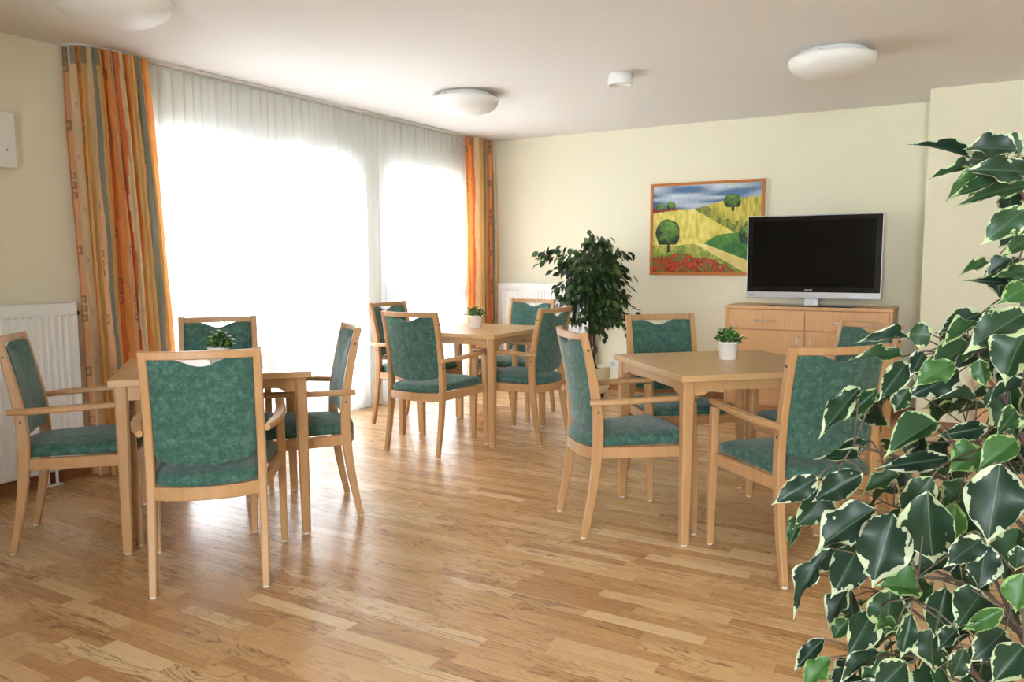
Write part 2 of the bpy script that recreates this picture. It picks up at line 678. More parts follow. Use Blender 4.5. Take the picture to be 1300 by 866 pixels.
TABLES = [(-3.156, 2.571, 0.868, 'square beech table nearest the long radiator and orange curtain'),
          (-3.162, 4.863, 1.597, 'square beech table in the middle, nearest the back radiator'),
          (-1.052, 3.850, 0.760, 'square beech table in front of the television sideboard')]
tab = make_table()
for i, (x, y, a, lb) in enumerate(TABLES):
    o = tab if i == 0 else copy_tree(tab)
    o.location = (x, y, 0)
    o.rotation_euler = (0, 0, a)
    tag(o, lb, 'table', 'square dining tables')


# ------------------------------------------------------------------ chairs
def interp(x, xs, ys):
    return float(np.interp(x, xs, ys))


PZ = [0.0, 0.1, 0.2, 0.3, 0.38, 0.45, 0.52, 0.60, 0.68, 0.76, 0.85, 0.93]
PY = [0.0, 0.021, 0.040, 0.054, 0.062, 0.066, 0.066, 0.060, 0.048, 0.033, 0.014, -0.006]


def post_y(z):
    return interp(z, PZ, PY)


def dome(outline, layers, fn, mb=None):
    """concentric rings of a closed outline [(a,b)]; layers: (scale, depth); fn(a,b,depth)->3D"""
    ca = sum(p[0] for p in outline) / len(outline)
    cb = (min(p[1] for p in outline) + max(p[1] for p in outline)) / 2
    rings = []
    for inset, d in layers:
        rg = []
        for a, b in outline:
            da, db = a - ca, b - cb
            L = math.hypot(da, db)
            k = max(0.0, 1 - inset / L) if inset < 0.1 else 1 - inset
            rg.append(fn(ca + da * k, cb + db * k, d))
        rings.append(rg)
    mb = mb or MB()
    mb.loft(rings, True, True)
    return mb


def make_chair():
    r = empty('armchair')
    # rear legs run up into the back posts
    for s in (-1, 1):
        pts = [(s * (0.2025 - 0.004 * z), post_y(z), z) for z in PZ]
        pts[0] = (s * 0.2025, 0.0012, 0.006)
        hd = [0.015, 0.0165, 0.0185, 0.021, 0.0225, 0.0235, 0.023, 0.0215, 0.0195, 0.018, 0.0165, 0.0155]
        hw = [0.0135, 0.0145, 0.0155, 0.016, 0.0165, 0.0165, 0.0165, 0.0162, 0.016, 0.0158, 0.0155, 0.0155]
        lg = MB().sweep(pts, hw, hd, up=(0, 1, 0), ch=0.3).build('leg', BEECH, r)
        MB().cyl((s * 0.2025, 0.0, 0), (0, 0, 1), 0.012, 0.008).build('foot_glide', FELT, lg)
        for z in (0.575, 0.855):
            MB().cyl((s * (0.2025 - 0.004 * z + 0.0145), post_y(z), z), (s, 0, 0), 0.006, 0.0035, 10).build('bolt', DARKM, lg)
    # front legs run up to the armrests
    for s in (-1, 1):
        pts = [(s * 0.2625, 0.5055, 0.006), (s * 0.2625, 0.502, 0.2), (s * 0.262, 0.494, 0.40), (s * 0.262, 0.486, 0.621)]
        lg = MB().sweep(pts, [0.0135, 0.016, 0.0175, 0.0165], [0.014, 0.0175, 0.0205, 0.0185], up=(0, 1, 0), ch=0.3).build('leg', BEECH, r)
        MB().cyl((s * 0.2625, 0.5055, 0), (0, 0, 1), 0.012, 0.008).build('foot_glide', FELT, lg)
    # armrests bend out of the posts and run forward
    for s in (-1, 1):
        pts = [(s * 0.226, 0.020, 0.622), (s * 0.233, 0.055, 0.624), (s * 0.250, 0.11, 0.627), (s * 0.264, 0.18, 0.630),
               (s * 0.270, 0.28, 0.634), (s * 0.268, 0.38, 0.637), (s * 0.263, 0.46, 0.639), (s * 0.259, 0.512, 0.640)]
        MB().sweep(pts, [0.011, 0.016, 0.0205, 0.0215, 0.0215, 0.0205, 0.0195, 0.018], [0.0125] * 8, ch=0.5).build('armrest', BEECH, r)
    # seat frame
    rp = [(-0.19 + 0.38 * i / 12, 0.055 - 0.046 * (1 - ((i - 6) / 6) ** 2), 0.385) for i in range(13)]
    MB().sweep(rp, 0.011, 0.026, ch=0.3).build('seat_rail', BEECH, r)
    fp = [(-0.25 + 0.50 * i / 10, 0.492 + 0.014 * (1 - ((i - 5) / 5) ** 2), 0.392) for i in range(11)]
    MB().sweep(fp, 0.011, 0.024, ch=0.3).build('seat_rail', BEECH, r)
    for s in (-1, 1):
        MB().sweep([(s * 0.201, 0.078, 0.388), (s * 0.230, 0.28, 0.390), (s * 0.257, 0.480, 0.392)], 0.0115, 0.026, ch=0.3).build('seat_rail', BEECH, r)
    # seat cushion
    out = []
    for i in range(15):
        t = -1 + 2 * i / 14
        out.append((0.181 * t, 0.052 - 0.053 * (1 - abs(t) ** 2.2)))
    for i in range(1, 10):
        t = i / 10
        out.append((0.181 + 0.058 * t + 0.004 * math.sin(math.pi * t), 0.052 + (0.485 - 0.052) * t))
    for i in range(17):
        t = 1 - 2 * i / 16
        out.append((0.239 * t, 0.485 + 0.035 * (1 - abs(t) ** 3)))
    for i in range(1, 10):
        t = 1 - i / 10
        out.append((-(0.181 + 0.058 * t + 0.004 * math.sin(math.pi * t)), 0.052 + (0.485 - 0.052) * t))

    def seat_fn(a, b, d):
        return (a, b, 0.4135 + d + 0.008 * (b - 0.05) / 0.45)
    dome(out, [(0.006, 0.0), (0.0, 0.006), (0.0, 0.022), (0.004, 0.034), (0.014, 0.043), (0.034, 0.049), (0.07, 0.055), (0.5, 0.064), (0.8, 0.067)], seat_fn).build('seat_cushion', GREEN, r)
    # upholstered back
    out = []
    W, zb, zt = 0.1835, 0.498, 0.8975

    def ztop(x):
        return zt - (0.0145 + 0.0145 * math.cos(math.pi * x / 0.108) if abs(x) < 0.108 else 0.0)
    for i in range(33):
        x = -W + 2 * W * i / 32
        out.append((x, ztop(x)))
    for i in range(1, 12):
        out.append((W, zt + (zb + 0.05 - zt) * i / 12))
    for i in range(7):
        an = i / 6 * math.pi / 2
        out.append((W - 0.055 * (1 - math.cos(an)), zb + 0.045 - 0.045 * math.sin(an)))
    for i in range(1, 12):
        x = (W - 0.055) * (1 - 2 * i / 12)
        out.append((x, zb - 0.012 * (1 - (x / (W - 0.055)) ** 2)))
    for i in range(7):
        an = (1 - i / 6) * math.pi / 2
        out.append((-W + 0.055 * (1 - math.cos(an)), zb + 0.045 - 0.045 * math.sin(an)))
    for i in range(1, 12):
        out.append((-W, zb + 0.05 + (zt - zb - 0.05) * i / 12))

    def back_fn(a, b, d):
        bow = -0.034 * (1 - (a / 0.2) ** 2)
        return (a, post_y(b) + bow + d, b)
    dome(out, [(0.8, -0.016), (0.4, -0.015), (0.05, -0.0125), (0.012, -0.0115), (0.003, -0.009), (0.0, -0.004), (0.0, 0.012), (0.003, 0.020), (0.010, 0.026), (0.026, 0.031), (0.06, 0.034), (0.4, 0.040), (0.8, 0.042)], back_fn).build('backrest', GREEN, r)
    tp = []
    for i in range(15):
        x = -0.186 + 0.372 * i / 14
        tp.append((x, post_y(0.913) - 0.034 * (1 - (x / 0.2) ** 2), 0.913))
    MB().sweep(tp, 0.0125, 0.0155, ch=0.3).build('top_rail', BEECH, r)
    return r


CHAIRS = [
    (-2.468, 1.948, 0.787, 'green upholstered beech armchair nearest the camera, its back turned to us'),
    (-3.688, 1.924, -0.716, 'green upholstered beech armchair beside the long radiator, cut by the left picture edge'),
    (-2.740, 3.067, 2.463, 'green upholstered beech armchair right of the left table, seen side on'),
    (-3.822, 3.148, 3.977, 'green upholstered beech armchair behind the left table, close to the sheer curtain'),
    (-3.106, 4.036, 0.025, 'green upholstered beech armchair at the middle table, back turned, directly left of its near leg'),
    (-3.973, 4.890, -1.578, 'green upholstered beech armchair at the middle table standing against the sheer curtain'),
    (-2.493, 4.863, 1.533, 'green upholstered beech armchair on the ficus side of the middle table'),
    (-3.188, 5.804, 3.100, 'green upholstered beech armchair in front of the back radiator'),
    (-1.624, 3.336, -0.831, 'green upholstered beech armchair on the window side of the right table, seen side on'),
    (-1.620, 4.522, 3.891, 'green upholstered beech armchair behind the right table, beside the ficus'),
    (-0.464, 4.398, 2.401, 'green upholstered beech armchair in front of the sideboard, its back top below the television'),
    (-0.436, 3.202, 0.744, 'green upholstered beech armchair at the right table partly hidden by variegated leaves'),
]
ch = make_chair()
for i, (x, y, a, lb) in enumerate(CHAIRS):
    o = ch if i == 0 else copy_tree(ch)
    o.location = (x, y, 0)
    o.rotation_euler = (0, 0, a)
    tag(o, lb, 'chair', 'green upholstered armchairs')

# ------------------------------------------------------------------ curtains
rail = MB()
rp = [(-4.495, 2.72, H - 0.0065), (-4.44, 2.70, H - 0.0065), (-4.39, 2.72, H - 0.0065), (-4.345, 2.78, H - 0.0065), (-4.333, 2.9, H - 0.0065), (-4.333, 7.05, H - 0.0065)]
rail.sweep(rp, 0.013, 0.005, ch=0.2)
rail.sweep([(-4.44, 2.95, H - 0.0065), (-4.44, 7.05, H - 0.0065)], 0.013, 0.005, ch=0.2)
tag(rail.build('curtain_rail', mat('rail_white_enamel', lin(216, 214, 210), 0.5)), 'slim double curtain rail fixed to the ceiling', 'rail')

P_ORANGE, P_SALM, P_CREAM, P_TEAL, P_OCHRE, P_RED = lin(240, 164, 96), lin(238, 190, 146), lin(240, 222, 180), lin(150, 158, 144), lin(232, 196, 130), lin(232, 136, 84)
STRIPES = [(0.07, P_SALM), (0.02, P_TEAL), (0.055, P_RED), (0.075, P_CREAM), (0.035, P_ORANGE), (0.085, P_ORANGE), (0.07, P_OCHRE), (0.04, P_CREAM),
           (0.08, P_SALM), (0.028, P_TEAL), (0.077, P_OCHRE), (0.055, P_RED), (0.10, P_ORANGE)]
PERIOD = sum(w for w, _ in STRIPES)


def fabric_color(s, z):
    """s along the cloth (m), z height -> colours; the print of the fabric only"""
    sh = s.shape
    q = np.mod(s + 0.004 * np.sin(z * 9 + s * 20), PERIOD)
    colr = np.zeros(sh + (3,))
    e = 0.0
    for w, c_ in STRIPES:
        k = (q >= e) & (q < e + w)
        colr[k] = c_
        e += w
    # watercolour mottling
    nz = np.sin(z * 13 + np.sin(s * 40) * 2) * np.sin(s * 70 + z * 5) * 0.5 + np.sin(z * 31 + s * 90) * 0.25
    colr *= (1 + 0.10 * nz)[..., None]
    dark = np.array(lin(120, 110, 92))
    # trios of small squares with pale centres
    for (c0, per, off) in ((0.297, 0.62, 0.05), (PERIOD - 0.05, 0.78, 0.33), (0.035, 0.7, 0.2), (0.49, 0.66, 0.5), (0.662, 0.9, 0.1)):
        dz = np.mod(z - off, per)
        for j in range(4):
            zc = (0.03, 0.085, 0.14, 0.42)[j]
            h = 0.020 if j < 3 else 0.028
            a_, b_ = np.abs(q - c0), np.abs(dz - zc)
            ring = (a_ < 0.021) & (b_ < h) & ~((a_ < 0.009) & (b_ < h * 0.45))
            colr[ring] = colr[ring] * 0.4 + dark * 0.6
    # dotted seams
    dd = (np.abs(q - 0.237) < 0.0030) & (np.mod(z, 0.034) < 0.011) & (np.mod(z, 0.7) < 0.36)
    colr[dd] = dark
    # little hooks
    hk = (np.abs(np.hypot(q - 0.19, np.mod(z, 0.29) - 0.1) - 0.010) < 0.003) & (q > 0.187)
    colr[hk] = colr[hk] * 0.6 + dark * 0.4
    hk = (np.abs(np.hypot(q - 0.605, np.mod(z, 0.21) - 0.1) - 0.010) < 0.003) & (q > 0.602)
    colr[hk] = colr[hk] * 0.6 + dark * 0.4
    # teal heading at the top
    tq = (z > 2.35) & (np.sin(s * 37) > 0.55)
    colr[tq] = colr[tq] * 0.3 + np.array(P_TEAL) * 0.55
    return np.clip(colr, 0, 1)


def drape(name, path_top, path_bot, folds, amp, width, z0, z1, phase, label, cat, mt, color=None, nz=150, nt=420, pinch=0.6, s_off=0.0, seed=1, group=None, ends_=1.0):
    rg = np.random.default_rng(seed)
    t = np.linspace(0, 1, nt)
    zz = np.linspace(z1, z0, nz)
    ph = np.cumsum(rg.uniform(0.55, 1.45, folds))
    ph = np.concatenate([[0], ph]) / ph[-1]
    fold = np.interp(t, ph, np.arange(folds + 1))        # uneven fold spacing
    am = np.interp(fold, np.arange(folds + 1), rg.uniform(0.55, 1.3, folds + 1))
    dr = np.interp(fold, np.arange(folds + 1), rg.uniform(-1, 1, folds + 1))

    def curve(path):
        path = np.array(path, float)
        d = np.concatenate([[0], np.cumsum(np.linalg.norm(np.diff(path, axis=0), axis=1))])
        d /= d[-1]
        return np.stack([np.interp(t, d, path[:, k]) for k in range(2)], -1)
    ct, cb = curve(path_top), curve(path_bot)
    P = np.zeros((nz, nt, 3))
    for i, z in enumerate(zz):
        k = (z1 - z) / (z1 - z0)
        kk = k ** 0.9
        base = ct * (1 - kk) + cb * kk
        tg = np.gradient(base, axis=0)
        tg /= np.linalg.norm(tg, axis=1)[:, None] + 1e-9
        nr = np.stack([tg[:, 1], -tg[:, 0]], -1)
        w = 2 * np.pi * (fold + phase + 0.06 * dr * np.sin(z * 2.1 + dr * 4))
        a_ = amp * am * (pinch + (1 - pinch) * min(1, k * 5)) * (1 + 0.12 * np.sin(z * 3 + dr * 5))
        a_ = a_ * np.clip(np.minimum(t, 1 - t) / 0.04 + ends_, 0, 1)
        off = a_ * (np.sin(w) + 0.22 * np.sin(2 * w + dr * 3))
        lat = 0.25 * a_ * np.sin(2 * w) + 0.012 * dr * np.sin(z * 1.7)
        P[i, :, 0] = base[:, 0] + nr[:, 0] * off + tg[:, 0] * lat
        P[i, :, 1] = base[:, 1] + nr[:, 1] * off + tg[:, 1] * lat
        P[i, :, 2] = z
    cols = None
    if color:
        S = np.broadcast_to(t * width + s_off, (nz, nt))
        Z = np.broadcast_to(zz[:, None], (nz, nt))
        cols = color(S, Z)
    me = grid_mesh(name, P, True, cols)
    o = link(name, me, mt)
    tag(o, label, cat, group)
    return o


drape('orange_curtain', [(-4.47, 2.73), (-4.40, 2.72), (-4.345, 2.77), (-4.31, 2.9), (-4.31, 3.10)],
      [(-4.44, 2.76), (-4.38, 2.75), (-4.32, 2.79), (-4.29, 2.92), (-4.28, 3.20)], 8, 0.044, 1.5, 0.012, H - 0.012, 0.1,
      'orange striped curtain with small square motifs hanging beside the long radiator', 'curtain', DRAPE, fabric_color, 420, 460, 0.7, 0.0, 3, 'orange striped curtains')
drape('orange_curtain', [(-4.32, 6.52), (-4.31, 6.8), (-4.31, 7.03)], [(-4.31, 6.52), (-4.30, 6.8), (-4.30, 7.04)], 7, 0.036, 1.3, 0.012, H - 0.012, 0.35,
      'orange and grey striped curtain hanging in the back corner', 'curtain', DRAPE, fabric_color, 380, 420, 0.75, 0.53, 5, 'orange striped curtains')
drape('sheer_curtain', [(-4.432, 3.0), (-4.425, 4.86)], [(-4.432, 3.0), (-4.415, 4.86)], 27, 0.023, 3, 0.012, H - 0.012, 0.0,
      'white sheer curtain half nearest the long radiator', 'sheer curtain', SHEER, None, 60, 560, 0.55, 0, 8, 'white sheer curtains', 0.1)
drape('sheer_curtain', [(-4.45, 4.85), (-4.435, 6.70)], [(-4.452, 4.85), (-4.435, 6.70)], 27, 0.023, 3, 0.012, H - 0.012, 0.3,
      'white sheer curtain half nearest the back wall', 'sheer curtain', SHEER, None, 60, 560, 0.55, 0, 9, 'white sheer curtains', 0.1)


# ------------------------------------------------------------------ radiators
def radiator(L, z0, z1, label, loc, rz, pipe_at):
    """panel radiator; local x along the wall, y=0 wall side, front towards -y"""
    r = empty('radiator', loc, rz)
    tag(r, label, 'radiator', 'white panel radiators')
    d0, d1 = -0.03, -0.095
    pts = [(0, 0.0)]
    pit = 0.0375
    nrib = int((L - 0.05) / pit)
    x = (L - nrib * pit) / 2
    prof = []
    for i in range(nrib):
        prof += [(x, 0.0), (x + 0.012, 0.0), (x + 0.017, 0.006), (x + 0.0325, 0.006)]
        x += pit
    prof = [(0.0, 0.0)] + prof + [(L, 0.0)]
    rows_ = []
    for z, k in ((z0, 0.0), (z0 + 0.035, 0.0), (z0 + 0.045, 1.0), (z1 - 0.075, 1.0), (z1 - 0.065, 0.0), (z1 - 0.012, 0.0), (z1 - 0.004, -0.3)):
        rows_.append([(a, d1 + 0.0 + b * k + (0.004 if k < 0 else 0), z) for a, b in prof])
    P = np.array(rows_)
    o = link('front_panel', grid_mesh('front_panel', P, False), WHITE, r)
    MB().box(0.004, L - 0.004, -0.05, -0.03, z0 + 0.01, z1 - 0.02, 0.004).build('back_panel', WHITE, r)
    tg = MB()
    for i in range(int(L / 0.02) - 1):
        tg.box(0.012 + i * 0.02, 0.020 + i * 0.02, d1 + 0.006, -0.032, z1 - 0.006, z1 - 0.003)
    tg.box(0, L, d1, d1 + 0.008, z1 - 0.008, z1)
    tg.box(0, L, -0.034, -0.028, z1 - 0.008, z1)
    tg.build('top_grille', WHITE, r)
    for xx in (0.0, L - 0.003):
        MB().box(xx, xx + 0.003, d1 + 0.002, -0.03, z0, z1, 0.001).build('side_panel', WHITE, r)
    MB().box(L * 0.15, L * 0.15 + 0.04, -0.03, 0.0, z0 + 0.1, z1 - 0.1).build('wall_bracket', WHITE, r)
    MB().box(L * 0.85, L * 0.85 + 0.04, -0.03, 0.0, z0 + 0.1, z1 - 0.1).build('wall_bracket', WHITE, r)
    for k in (0, 0.05):
        MB().tube([(pipe_at + k, -0.06, z0 + 0.03), (pipe_at + k, -0.06, 0.0)], 0.0085, 10).build('pipe', WHITE, r)
    MB().box(pipe_at - 0.022, pipe_at + 0.072, -0.082, -0.038, 0.0, 0.008, 0.003).build('pipe_rosette', WHITE, r)
    MB().tube([(L - 0.004, -0.065, z1 - 0.06), (L + 0.025, -0.065, z1 - 0.06)], 0.012, 12).build('valve', DARKM, r)
    return r


radiator(2.0, 0.09, 1.023, 'long white panel radiator on the wall left of the orange curtain', (XW + 0.002, 0.665, 0), math.pi / 2, 1.80)
radiator(1.05, 0.09, 1.02, 'white panel radiator on the back wall in the corner beside the ficus', (-4.24, YB - 0.002, 0), 0, 0.9)

# wall fittings
r = empty('wall_speaker', (XW, 2.13, 1.75))
tag(r, 'white box fixed high on the wall, cut by the left picture edge', 'wall box')
MB().box(0, 0.07, 0, 0.275, 0, 0.29, 0.008).build('housing', WHITEP, r)
MB().box(0.07, 0.073, 0.02, 0.255, 0.02, 0.27, 0.001).build('front_cover', WHITEP, r)
MB().cyl((0.073, 0.225, 0.09), (1, 0, 0), 0.006, 0.002).build('indicator_light', mat('grey_plastic', lin(150, 152, 150), 0.4), r)
r = empty('light_switch', (XW, 2.21, 1.045))
tag(r, 'small white wall switch just above the long radiator', 'switch')
MB().box(0, 0.008, 0, 0.086, 0, 0.086, 0.003).build('plate', WHITEP, r)
MB().box(0.008, 0.013, 0.014, 0.072, 0.014, 0.072, 0.002).build('rocker', WHITEP, r)
r = empty('wall_socket', (-3.04, YB, 0.21))
tag(r, 'white double power socket low on the wall behind the ficus pot', 'socket')
MB().box(0, 0.16, -0.01, 0, 0, 0.086, 0.003).build('plate', WHITEP, r)
for k in (0.04, 0.12):
    MB().cyl((k, -0.010, 0.043), (0, -1, 0), 0.024, 0.0015, 20).build('socket_insert', mat('socket_shade', lin(205, 205, 200), 0.5), r)
r = empty('cable_duct', (-0.16, YK, 0.06))
tag(r, 'narrow cream cable duct running up the wall block from the skirting', 'cable duct')
MB().box(0, 0.012, -0.008, 0, 0, 0.36, 0.002).build('duct_cover', WALL, r)

# ------------------------------------------------------------------ ceiling lamps and detector
OPAL = mat('opal_glass', lin(240, 238, 232), 0.45, 0.0, 0.3)


def make_lamp():
    r = empty('ceiling_lamp')
    MB().lathe([(0.0, 0.0), (0.19, 0.0), (0.195, -0.01), (0.195, -0.035), (0.185, -0.045), (0.0, -0.045)], seg=48).build('mounting_plate', WHITEP, r)
    pr = [(0.225, -0.028), (0.240, -0.032), (0.247, -0.042), (0.244, -0.055)]
    for i in range(1, 13):
        a = i / 12 * math.pi / 2
        pr.append((0.242 * math.cos(a) + 0.0005, -0.058 - 0.098 * math.sin(a)))
    MB().lathe(pr, seg=64).build('glass_shade', OPAL, r)
    for k in range(3):
        an = k * 2.094 + 0.4
        MB().box(-0.02, 0.02, -0.008, 0.008, -0.008, 0.012, 0.002).build('retaining_clip', STEEL, r).matrix_local = Matrix.Translation((0.205 * math.cos(an), 0.205 * math.sin(an), -0.034)) @ Matrix.Rotation(an, 4, 'Z')
    return r


LAMPS = [(-3.40, 2.30, 'round white opal ceiling lamp above the left table, cut by the top edge'),
         (-3.30, 4.99, 'round white opal ceiling lamp above the middle table near the sheer curtain'),
         (-0.80, 5.11, 'round white opal ceiling lamp above the television')]
lamp = make_lamp()
for i, (x, y, lb) in enumerate(LAMPS):
    o = lamp if i == 0 else copy_tree(lamp)
    o.location = (x, y, H)
    tag(o, lb, 'ceiling lamp', 'opal ceiling lamps')
r = empty('smoke_detector', (-2.08, 4.985, H))
tag(r, 'small round white smoke detector on the ceiling', 'detector')
MB().lathe([(0, 0), (0.072, 0), (0.074, -0.004), (0.074, -0.014), (0, -0.014)], seg=40).build('base', WHITEP, r)
MB().lathe([(0.080, -0.014), (0.083, -0.018), (0.083, -0.066), (0.079, -0.073), (0.066, -0.0745), (0.064, -0.071), (0.0, -0.071)], seg=40).build('housing', WHITEP, r)

# ------------------------------------------------------------------ painting
PX0, PX1, PZ0, PZ1 = -2.634, -1.611, 1.111, 1.937
r = empty('landscape_painting', (PX0, YB - 0.035, PZ0))
tag(r, 'framed painting of green trees and yellow fields under a blue sky', 'painting')
PW, PH = PX1 - PX0, PZ1 - PZ0
FR = wood_mat('orange_frame_wood', lin(186, 110, 52), lin(206, 130, 66), (20, 20, 20), 0.35)
fw = 0.024
MB().box(0, PW, -0.005, 0.03, 0, fw, 0.003).build('frame_bar', FR, r)
MB().box(0, PW, -0.005, 0.03, PH - fw, PH, 0.003).build('frame_bar', FR, r)
MB().box(0, fw, -0.005, 0.03, fw, PH - fw, 0.003).build('frame_bar', FR, r)
MB().box(PW - fw, PW, -0.005, 0.03, fw, PH - fw, 0.003).build('frame_bar', FR, r)
nx, ny = 200, 160
U_, V_ = np.meshgrid(np.linspace(0, 1, nx), np.linspace(0, 1, ny))   # v downwards
pr = np.random.default_rng(4)


def blur_noise(fx, fy):
    g = pr.uniform(-1, 1, (fy + 2, fx + 2))
    xi, yi = U_ * fx, V_ * fy
    x0, y0 = xi.astype(int), yi.astype(int)
    fx_, fy_ = xi - x0, yi - y0
    return (g[y0, x0] * (1 - fx_) + g[y0, x0 + 1] * fx_) * (1 - fy_) + (g[y0 + 1, x0] * (1 - fx_) + g[y0 + 1, x0 + 1] * fx_) * fy_


n1, n2, n3, n5 = blur_noise(60, 14), blur_noise(14, 10), blur_noise(70, 60), blur_noise(5, 26)
n6 = blur_noise(26, 22)
C = np.zeros((ny, nx, 3))


def lc(r_, g_, b_):
    return np.array(lin(r_, g_, b_))


def paint(mask, a, b, k):
    k = np.clip(k, 0, 1)[..., None]
    C[mask] = (lc(*a) * (1 - k) + lc(*b) * k)[mask]


u, v = U_, V_
paint(v > -1, (82, 116, 156), (206, 214, 222), 0.42 + 0.75 * n5 + 0.10 * n3 - 1.6 * np.abs(v - 0.07))
hill = np.interp(u, [0, 0.2, 0.4, 0.66, 0.85, 1.0], [0.31, 0.285, 0.275, 0.19, 0.165, 0.155])
paint((v > np.interp(u, [0, 0.3], [0.25, 0.275])) & (u < 0.3) & (v < 0.32), (120, 36, 30), (166, 52, 40), 0.5 + n3 * 0.5)
paint(v > hill, (206, 190, 70), (240, 226, 128), 0.5 + 0.5 * n1 + 0.4 * n6)
bd = np.interp(u, [0.40, 0.55, 0.76, 1.0], [0.28, 0.39, 0.545, 0.60])
paint((u > 0.40) & (v > hill) & (v < bd), (150, 150, 48), (222, 204, 92), 0.55 + 0.7 * n1)
edge_ = (u > 0.41) & (v > hill) & (v < bd) & (bd - v < 0.10 + 0.06 * n1)
paint(edge_ & (n1 > -0.2), (92, 116, 40), (170, 160, 60), 0.3 + 0.6 * n3)
gl = np.interp(u, [0, 0.2, 0.39, 0.5, 0.7, 1.0], [0.68, 0.695, 0.67, 0.72, 0.85, 1.0])
paint(v > gl, (90, 134, 46), (196, 190, 88), 0.45 + 0.5 * n2 + 0.5 * n3)
gr = np.interp(u, [0.485, 0.62, 0.78, 1.0], [0.665, 0.57, 0.55, 0.52])
up_ = np.interp(u, [0.485, 0.85, 1.0], [0.665, 0.84, 0.92])
paint((u > 0.485) & (v > gr) & (v < up_), (38, 104, 42), (96, 152, 60), 0.45 + 0.6 * n2 + 0.3 * n3)
lo_ = np.interp(u, [0.40, 0.44, 0.85, 1.0], [0.655, 0.69, 0.985, 1.08])
paint((u > 0.42) & (v > up_ * (u > 0.485) + 0.66 * (u <= 0.485)) & (v < lo_), (214, 190, 96), (240, 228, 160), 0.5 + 0.6 * n2)
fl = (v > np.interp(u, [0, 0.3, 0.6, 0.8], [0.82, 0.79, 0.85, 1.0]) + 0.03 * n2) & (v > lo_ * (u > 0.45)) & (n3 + 0.5 * n2 > -0.35)
paint(fl, (110, 26, 18), (206, 74, 40), 0.45 + 0.8 * n3)


def tree(cu, cv, ru, rv, trunk, flat=0.75):
    if trunk:
        paint((np.abs(u - cu - 0.01) < 0.012 + 0.012 * (v > cv + rv * 1.25)) & (v > cv) & (v < cv + rv * 1.28), (22, 40, 26), (30, 52, 32), n3)
    ww = (u - cu) / ru * 1.0
    hh = (v - cv) / rv
    e_ = ww ** 2 + hh ** 2 + 0.13 * n6
    ms = (e_ < 1) & (hh < flat)
    lgt = 0.55 - 0.6 * (ww - 0.1) ** 2 - 0.55 * hh + 0.35 * n3 + 0.4 * n6
    paint(ms, (20, 50, 26), (112, 158, 62), lgt)
    paint((e_ < 1) & (e_ > 0.88) & (hh < flat), (14, 36, 20), (24, 52, 28), n3)


tree(0.073, 0.245, 0.042, 0.05, False)
tree(0.175, 0.23, 0.045, 0.05, False)
tree(0.147, 0.55, 0.118, 0.165, True)
tree(0.74, 0.205, 0.076, 0.085, True)
tree(0.905, 0.58, 0.10, 0.125, True)
X = fw - 0.002 + U_ * (PW - 2 * fw + 0.004)
Z = PH - fw + 0.002 - V_ * (PH - 2 * fw + 0.004)
Y = np.full_like(X, 0.008) + 0.0006 * n3
CAN = mat('oil_paint', (1, 1, 1), 0.45)
n = N(CAN)
aa = n.new('ShaderNodeAttribute', attribute_name='Col')
n.l(aa.outputs['Color'], n.b.inputs['Base Color'])
link('canvas', grid_mesh('canvas', np.stack([X, Y, Z], -1), True, np.clip(C, 0, 1)), CAN, r)
MB().box(fw, PW - fw, 0.012, 0.03, fw, PH - fw).build('backing_board', BROWN, r)

# ------------------------------------------------------------------ sideboard and television
def handle(mb, c, axis, L):
    c = Vector(c)
    ax = Vector(axis)
    mb.tube([c - ax * L / 2 + Vector((0, -0.026, 0)), c + ax * L / 2 + Vector((0, -0.026, 0))], 0.005, 10)
    for s in (-1, 1):
        mb.tube([c + ax * (s * (L / 2 - 0.012)), c + ax * (s * (L / 2 - 0.012)) + Vector((0, -0.026, 0))], 0.0045, 8)
    return mb


def sideboard(x0, x1, yf, yb, ht, label, drawers=True, zd=0.685):
    r = empty('sideboard', ((x0 + x1) / 2, yf, 0))
    tag(r, label, 'cabinet')
    w = (x1 - x0) / 2
    d = yb - yf
    MB().box(-w - 0.004, w + 0.004, -0.006, d, ht - 0.024, ht, 0.002).build('top_board', BEECH_CAB, r)
    b = MB()
    b.box(-w, -w + 0.02, 0.0, d, 0.0, ht - 0.024, 0.001)
    b.box(w - 0.02, w, 0.0, d, 0.0, ht - 0.024, 0.001)
    b.box(-w + 0.02, w - 0.02, 0.022, d, 0.06, ht - 0.026)
    b.box(-w + 0.02, w - 0.02, 0.05, d, 0.0, 0.06)
    b.build('body', BEECH_CAB, r)
    g = 0.003
    for s in (-1, 1):
        xa, xb = (-w + 0.022, -g) if s < 0 else (g, w - 0.022)
        top = ht - 0.03
        if drawers:
            dr = MB().box(xa, xb, 0.0, 0.02, zd + g, top, 0.0015).build('drawer', BEECH_CAB, r)
            handle(MB(), ((xa + xb) / 2, 0.0, zd + 0.075), (1, 0, 0), 0.17).build('handle', STEEL, dr)
            top = zd - g
        do = MB().box(xa, xb, 0.0, 0.02, 0.065, top, 0.0015).build('door', BEECH_CAB, r)
        handle(MB(), (-0.05 if s < 0 else 0.05, 0.0, top - 0.095), (0, 0, 1), 0.13).build('handle', STEEL, do)
    return r


sideboard(-1.797, -0.540, 6.60, 7.065, 0.874, 'beech sideboard with drawers and doors standing under the television')
sideboard(0.015, 1.05, 6.17, 6.54, 0.43, 'low beech cabinet behind the variegated plant', False)

